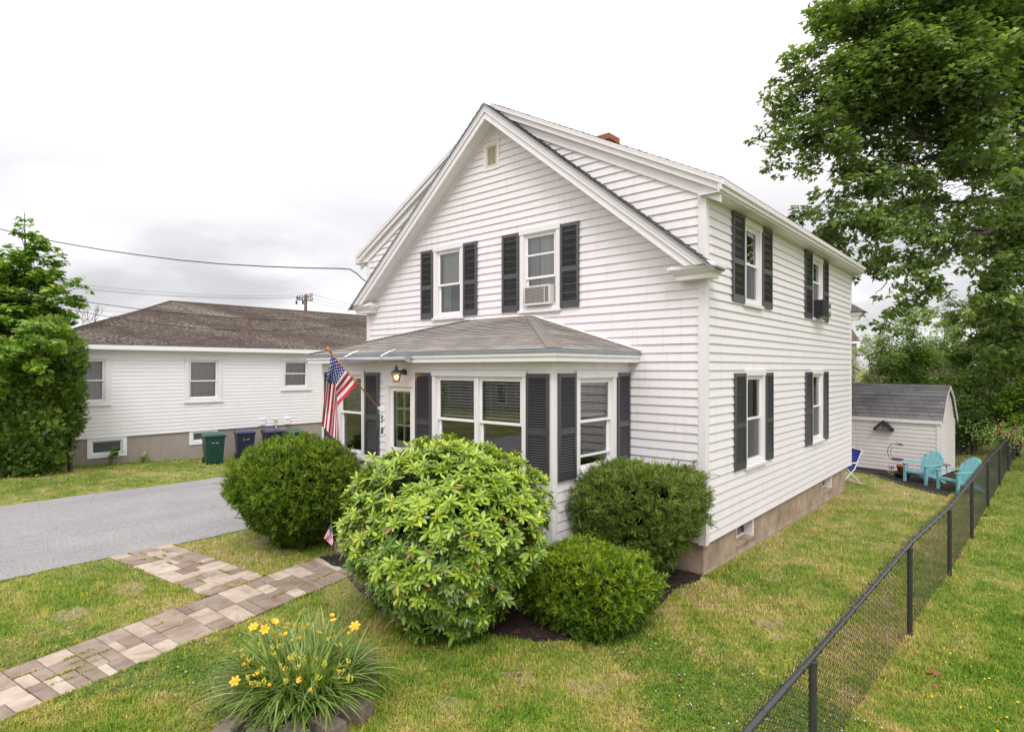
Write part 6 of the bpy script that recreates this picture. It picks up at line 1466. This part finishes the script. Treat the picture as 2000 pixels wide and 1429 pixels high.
# taller, unmown grass hugs walls, posts, stones and path edges
near = np.zeros(n)
for q in FT: near = np.maximum(near, np.exp(-((X-q.x)**2+(Y-q.y)**2)/.05))
fx = np.interp(Y, [q.y for q in FT], [q.x for q in FT]); near = np.maximum(near, .7*np.exp(-((X-fx)/.10)**2)); near = np.maximum(near, .6*np.exp(-((X-.1)/.12)**2)*((Y > 0) & (Y < 9.8)))
near = np.maximum(near, 1.3*np.exp(-((X+18.75)/.3)**2)); ln *= 1+1.1*near*r.random(n)
lean = r.uniform(.25, 1.0, n); d = np.stack([np.cos(a), np.sin(a), np.zeros(n)], 1); s = np.stack([-np.sin(a), np.cos(a), np.zeros(n)], 1); wd = (.0016+.0012*r.random(n))*(1+.13*TT)
B = np.stack([X, Y, Z-.004], 1); m1 = B+d*(ln*lean*.35)[:, None]+np.array([0,0,1])*(ln*.6)[:, None]; t1 = B+d*(ln*lean)[:, None]+np.array([0,0,1])*(ln*(1.05-.5*lean))[:, None]
V = np.stack([B-s*wd[:, None], B+s*wd[:, None], m1+s*wd[:, None]*.8, m1-s*wd[:, None]*.8, t1], 1).reshape(-1, 3); bi = np.arange(n)[:, None]*5
Fc = np.concatenate([bi+np.array([0,1,2]), bi+np.array([0,2,3]), bi+np.array([3,2,4])], 0)
g_ = mesh_np('grass', V, Fc, blade_m, None, attr=np.repeat(r.random(n), 5)); tag(g_, kind='stuff')
# broad-leaved clover and plantain patches
X, Y, TT = lawn_points(150000, 820, lim=20); f_ = np.sin(X*1.3+1.7*np.sin(Y*.8+2))+np.sin(Y*1.7+np.sin(X*1.1))+.6*np.sin(X*4.1)*np.sin(Y*3.7); k = f_ > .75; X, Y, TT = X[k], Y[k], TT[k]; n = len(X)
P = np.stack([X, Y, Gv(X, Y)+.025+.025*r.random(n)], 1); h = r.normal(size=(n,3)); clm = leaf_mat('clover_leaf', [(0,(.06,.13,.02)),(.5,(.11,.21,.03)),(1,(.20,.31,.06))], tl=.25)
cl_ = scatter('clover', P, h*np.array([1,1,.15]), np.array([0,0,1])+h*.35, (.022+.014*r.random(n))*(1+.03*TT), T_OVAL, clm, None); tag(cl_, kind='stuff')
def heads(name, m, n, y0, y1, test, rad, hz, shape=6, lim=22):
    X, Y, TT = lawn_points(n, y0, y1, lim); k = test(X, Y); X, Y, TT = X[k], Y[k], TT[k]; mb = MB(); rr = random.Random(5)
    for x, y, t_ in zip(X, Y, TT):
        z = G(x, y)+hz*rr.uniform(.6, 1.2); R_ = rad*rr.uniform(.7, 1.15)
        mb.lathe((x, y, z), [(0,-R_*.6),(R_*.8,-R_*.3),(R_,R_*.15),(R_*.6,R_*.7),(0,R_*.85)], shape)
    tag(mb.build(name, m), kind='stuff')
patchf = lambda X, Y: (np.sin(X*1.3+1.7*np.sin(Y*.8+2))+np.sin(Y*1.7+np.sin(X*1.1))+.5*r.random(len(X))) > .9
heads('clover_flowers', mat('clover_white', (.60,.55,.50), .7), 1500, 840, 1500, patchf, .0095, .06)
heads('dandelion_flowers', mat('dandelion_yellow', (.80,.55,.01), .6), 900, 900, 1500, lambda X, Y: (X > fence_x(Y)+.2), .013, .05) if False else None
FX = lambda Y: np.interp(Y, [q.y for q in FT], [q.x for q in FT])
heads('dandelion_flowers', mat('dandelion_yellow', (.80,.55,.01), .6), 420, 960, 1500, lambda X, Y: (X > FX(Y)+.25), .012, .06)
heads('dandelion_flowers', MATS['dandelion_yellow'], 160, 900, 960, lambda X, Y: (X < -14), .02, .08, lim=30)
# fallen leaves
spots = [gnd(*q) for q in ((1838,1322),(1918,1008),(1880,1092),(1330,1338),(1020,1326),(870,1345),(1645,1265),(1560,1190),(1210,1385),(980,1380),(640,1185),(1700,1350),(1830,1345),(520,1055),(610,1068),(575,1075),(540,1062),(660,1082),(650,1090),(676,1088),(668,1096),(684,1094),(655,1084),(672,1081),(640,1088))]
P = np.array([[q.x+r.normal()*.02, q.y+r.normal()*.02, q.z+.05] for q in spots]); k = len(P); h = r.normal(size=(k,3)); o = scatter('fallen_leaves', P, h*np.array([1,1,.2]), np.array([0,0,1])+h*.4, np.where(np.arange(k) < 3, .15, .06), T_MAPLE, drym, None); tag(o, kind='stuff')

# ================================================================ FLAGS
red_c = mat('flag_red', (.50,.012,.035), .75); white_c = mat('flag_white', (.78,.76,.76), .75); blue_c = mat('flag_blue', (.018,.032,.16), .75); brass = mat('brass_tip', (.50,.24,.06), .35)
def cloth(Pf, parent, nu=52, name='flag_cloth', stars=True, ss=.035):
    """Pf(s, t): s down the hoist 0..1, t along the fly 0..1"""
    nv = 78; V = [Pf(i/nu, j/nv) for i in range(nu+1) for j in range(nv+1)]; mb = MB(); mb.v = [tuple(q) for q in V]
    for i in range(nu):
        st = int(13*(i+.5)/nu)
        for j in range(nv):
            mb.f.append((i*(nv+1)+j, i*(nv+1)+j+1, (i+1)*(nv+1)+j+1, (i+1)*(nv+1)+j)); mb.m.append(2 if ((j+.5)/nv < .4 and (i+.5)/nu < 7/13) else (0 if st % 2 == 0 else 1))
    o = mb.build(name, [red_c, white_c, blue_c], parent, smooth=True)
    mb = MB()
    for row in range(9):
        for c_ in range(6 if row % 2 == 0 else 5):
            s = (row+1)/10*7/13; t_ = ((c_*2+1+(row % 2))/12)*.4; p = Vector(Pf(s, t_)); du = (Vector(Pf(s+.01, t_))-p); dv = (Vector(Pf(s, t_+.01))-p); n_ = du.cross(dv).normalized()
            a_u = du/.01*.030; a_v = dv/.01*.030/1.9
            for sd_ in (1, -1):
                pts = []
                for k in range(10): rr_ = 1 if k % 2 == 0 else .40; an = math.pi*2*k/10; pts.append(p+n_*.003*sd_+(a_u*math.cos(an)+a_v*math.sin(an))*rr_)
                for k in range(10): mb.face([p+n_*.003*sd_, pts[k], pts[(k+1) % 10]])
    mb.build('stars', white_c, parent if False else o)
    return o
BR = Vector((-5.26, PY-.03, 2.44)); TIP = un(641, 682, X=-5.26); dirp = (BR-TIP).normalized()
fl = thing('flag', tuple(BR), 'large American flag hanging from a wooden pole angled out from the porch wall', 'flag')
mb = MB(); mb.tube([BR, TIP], .013, 10); mb.build('pole', wood, fl, smooth=True)
mb = MB(); q = TIP; mb.tube([q+dirp*.09, q+dirp*.03, q, q-dirp*.03, q-dirp*.045], [.016,.020,.030,.026,.008], 12); mb.build('finial', brass, fl, smooth=True)
mb = MB(); mb.box((BR.x-.05, PY-.03, 2.36), (BR.x+.05, PY-.012, 2.52)); mb.tube([BR+Vector((0,.0,-.01)), BR-dirp*.10], [.024,.022], 8)
for k in range(5): an = k*6.283/5; mb.tube([(BR.x, PY-.035, 2.44), (BR.x+.06*math.cos(an), PY-.05, 2.44+.06*math.sin(an))], .010, 5)
mb.build('bracket', trim_b, fl)
def lerp2(tab, s):
    for (s0, a), (s1, b) in zip(tab, tab[1:]):
        if s <= s1: f = (s-s0)/(s1-s0); return (a[0]+(b[0]-a[0])*f, a[1]+(b[1]-a[1])*f)
    return tab[-1][1]
XC = -5.26
TH0 = [(0,(648,691)),(1,(700,746))]
TC = [(0,(636,745)),(.25,(641,750)),(.54,(655,753)),(.8,(658,772)),(1,(659,793))]
TE = [(0,(628,832)),(.3,(634,836)),(.6,(647,850)),(1,(662,862))]
def Pbig(s, t_):
    h, c, e = lerp2(TH0, s), lerp2(TC, s), lerp2(TE, s); k = .42
    # smooth blend round the fold where the cloth turns from the pole to hang down
    if t_ < k: f = t_/k; p = (h[0]+(c[0]-h[0])*f, h[1]+(c[1]-h[1])*f)
    else: f = (t_-k)/(1-k); p = (c[0]+(e[0]-c[0])*f, c[1]+(e[1]-c[1])*f)
    w_ = min(1, t_*2.5); rip = w_*(.055*math.sin(s*13+t_*3.5)+.03*math.sin(s*27-t_*6)) + .05*w_*math.sin(t_*5+s*4)
    return un(p[0], p[1], X=XC+rip)
cloth(Pbig, fl)
# small flag on a stick
gb = gnd(647, 1088); sf = thing('small_flag', tuple(gb), 'small American flag on a thin stick in the grass beside the front step', 'flag')
mb = MB(); mb.tube([gb, gb+Vector((0,0,.78))], .005, 6); mb.build('pole', wood, sf); mb = MB(); mb.lathe(gb+Vector((0,0,.77)), [(0,0),(.010,.01),(.006,.03),(0,.045)], 8); mb.build('finial', brass, sf)
dS = (gb.x-CAM[0])*AX[0]+(gb.y-CAM[1])*AX[1]
def Psm(s, t_):
    H = [(0,(649,1019)),(1,(656,1060))]; E_ = [(0,(636,1050)),(1,(645,1067))]
    h = (647, 1020+34*s); e = (632+18*s, 1050+17*s)
    # cloth droops: hoist along the stick, fly falling down and left
    f = t_; p = (h[0]+(e[0]-h[0])*f+(4*s*(1-f)), h[1]+(e[1]-h[1])*f)
    q = un(p[0], p[1], d=dS-.02+.03*math.sin(s*9+t_*4)*t_); return q
cloth(Psm, sf, nu=26)

# seeding grass left uncut beside the rhododendron
r = np.random.default_rng(141); mb = MB()
for i in range(150):
    p = gnd(r.uniform(600, 760), r.uniform(1165, 1262)) if i % 2 else gnd(r.uniform(655, 720), r.uniform(1150, 1230)); h = r.uniform(.16, .42); a = r.uniform(0, 6.3); d = Vector((math.cos(a), math.sin(a), 0))*h*r.uniform(.2, .7)
    mb.tube([p, p+d*.3+Vector((0,0,h*.6)), p+d+Vector((0,0,h*.85))], [.0016,.0016,.0022], 3, cap=False)
tag(mb.build('seeding_grass', mat('dry_stalk', (.42,.36,.20), .8)), kind='stuff')

# ================================================================ across the street (seen only in the window panes)
r = np.random.default_rng(131); cl = []
for i in range(60):
    x = -45+90*r.random(); cl.append((np.array([x, -36+r.normal()*2.0, 1.0+(5 if -16 < x < 0 else 8)*r.random()]), 2.2))
P, O = [], []
for p, R_ in cl: v = unit(r.normal(size=(220,3))); P.append(p+v*R_*(.7+.3*r.random((220,1)))); O.append(v)
P, O = np.concatenate(P), np.concatenate(O); dk = leaf_mat('distant_leaf', [(0,(.03,.045,.028)),(1,(.10,.13,.07))], tl=.1); wd_ = scatter('far_wood', P, O+r.normal(size=P.shape)*.5, O+np.array([0,0,1]), np.full(len(P), .55), T_OVAL, dk, None); tag(wd_, kind='stuff')
far_house('grey house across the street, seen mirrored in the porch windows', (-25,-29,0), R(180), 15, 8, 4.6, 2.2, grey_s, sh_house, [(1.5,2.6,1,1.4),(4,2.6,1,1.4),(8,2.6,1,1.4),(1.5,.6,1,1.4),(8.5,.6,1,1.4)])
far_house('pale house across the street, seen mirrored in the side panes', (12,-28,0), R(175), 11, 8, 4.2, 2.0, pale, sh_n, [(1.5,1.0,1.2,1.5),(5,1,1.2,1.5),(8,1,1.2,1.5)])
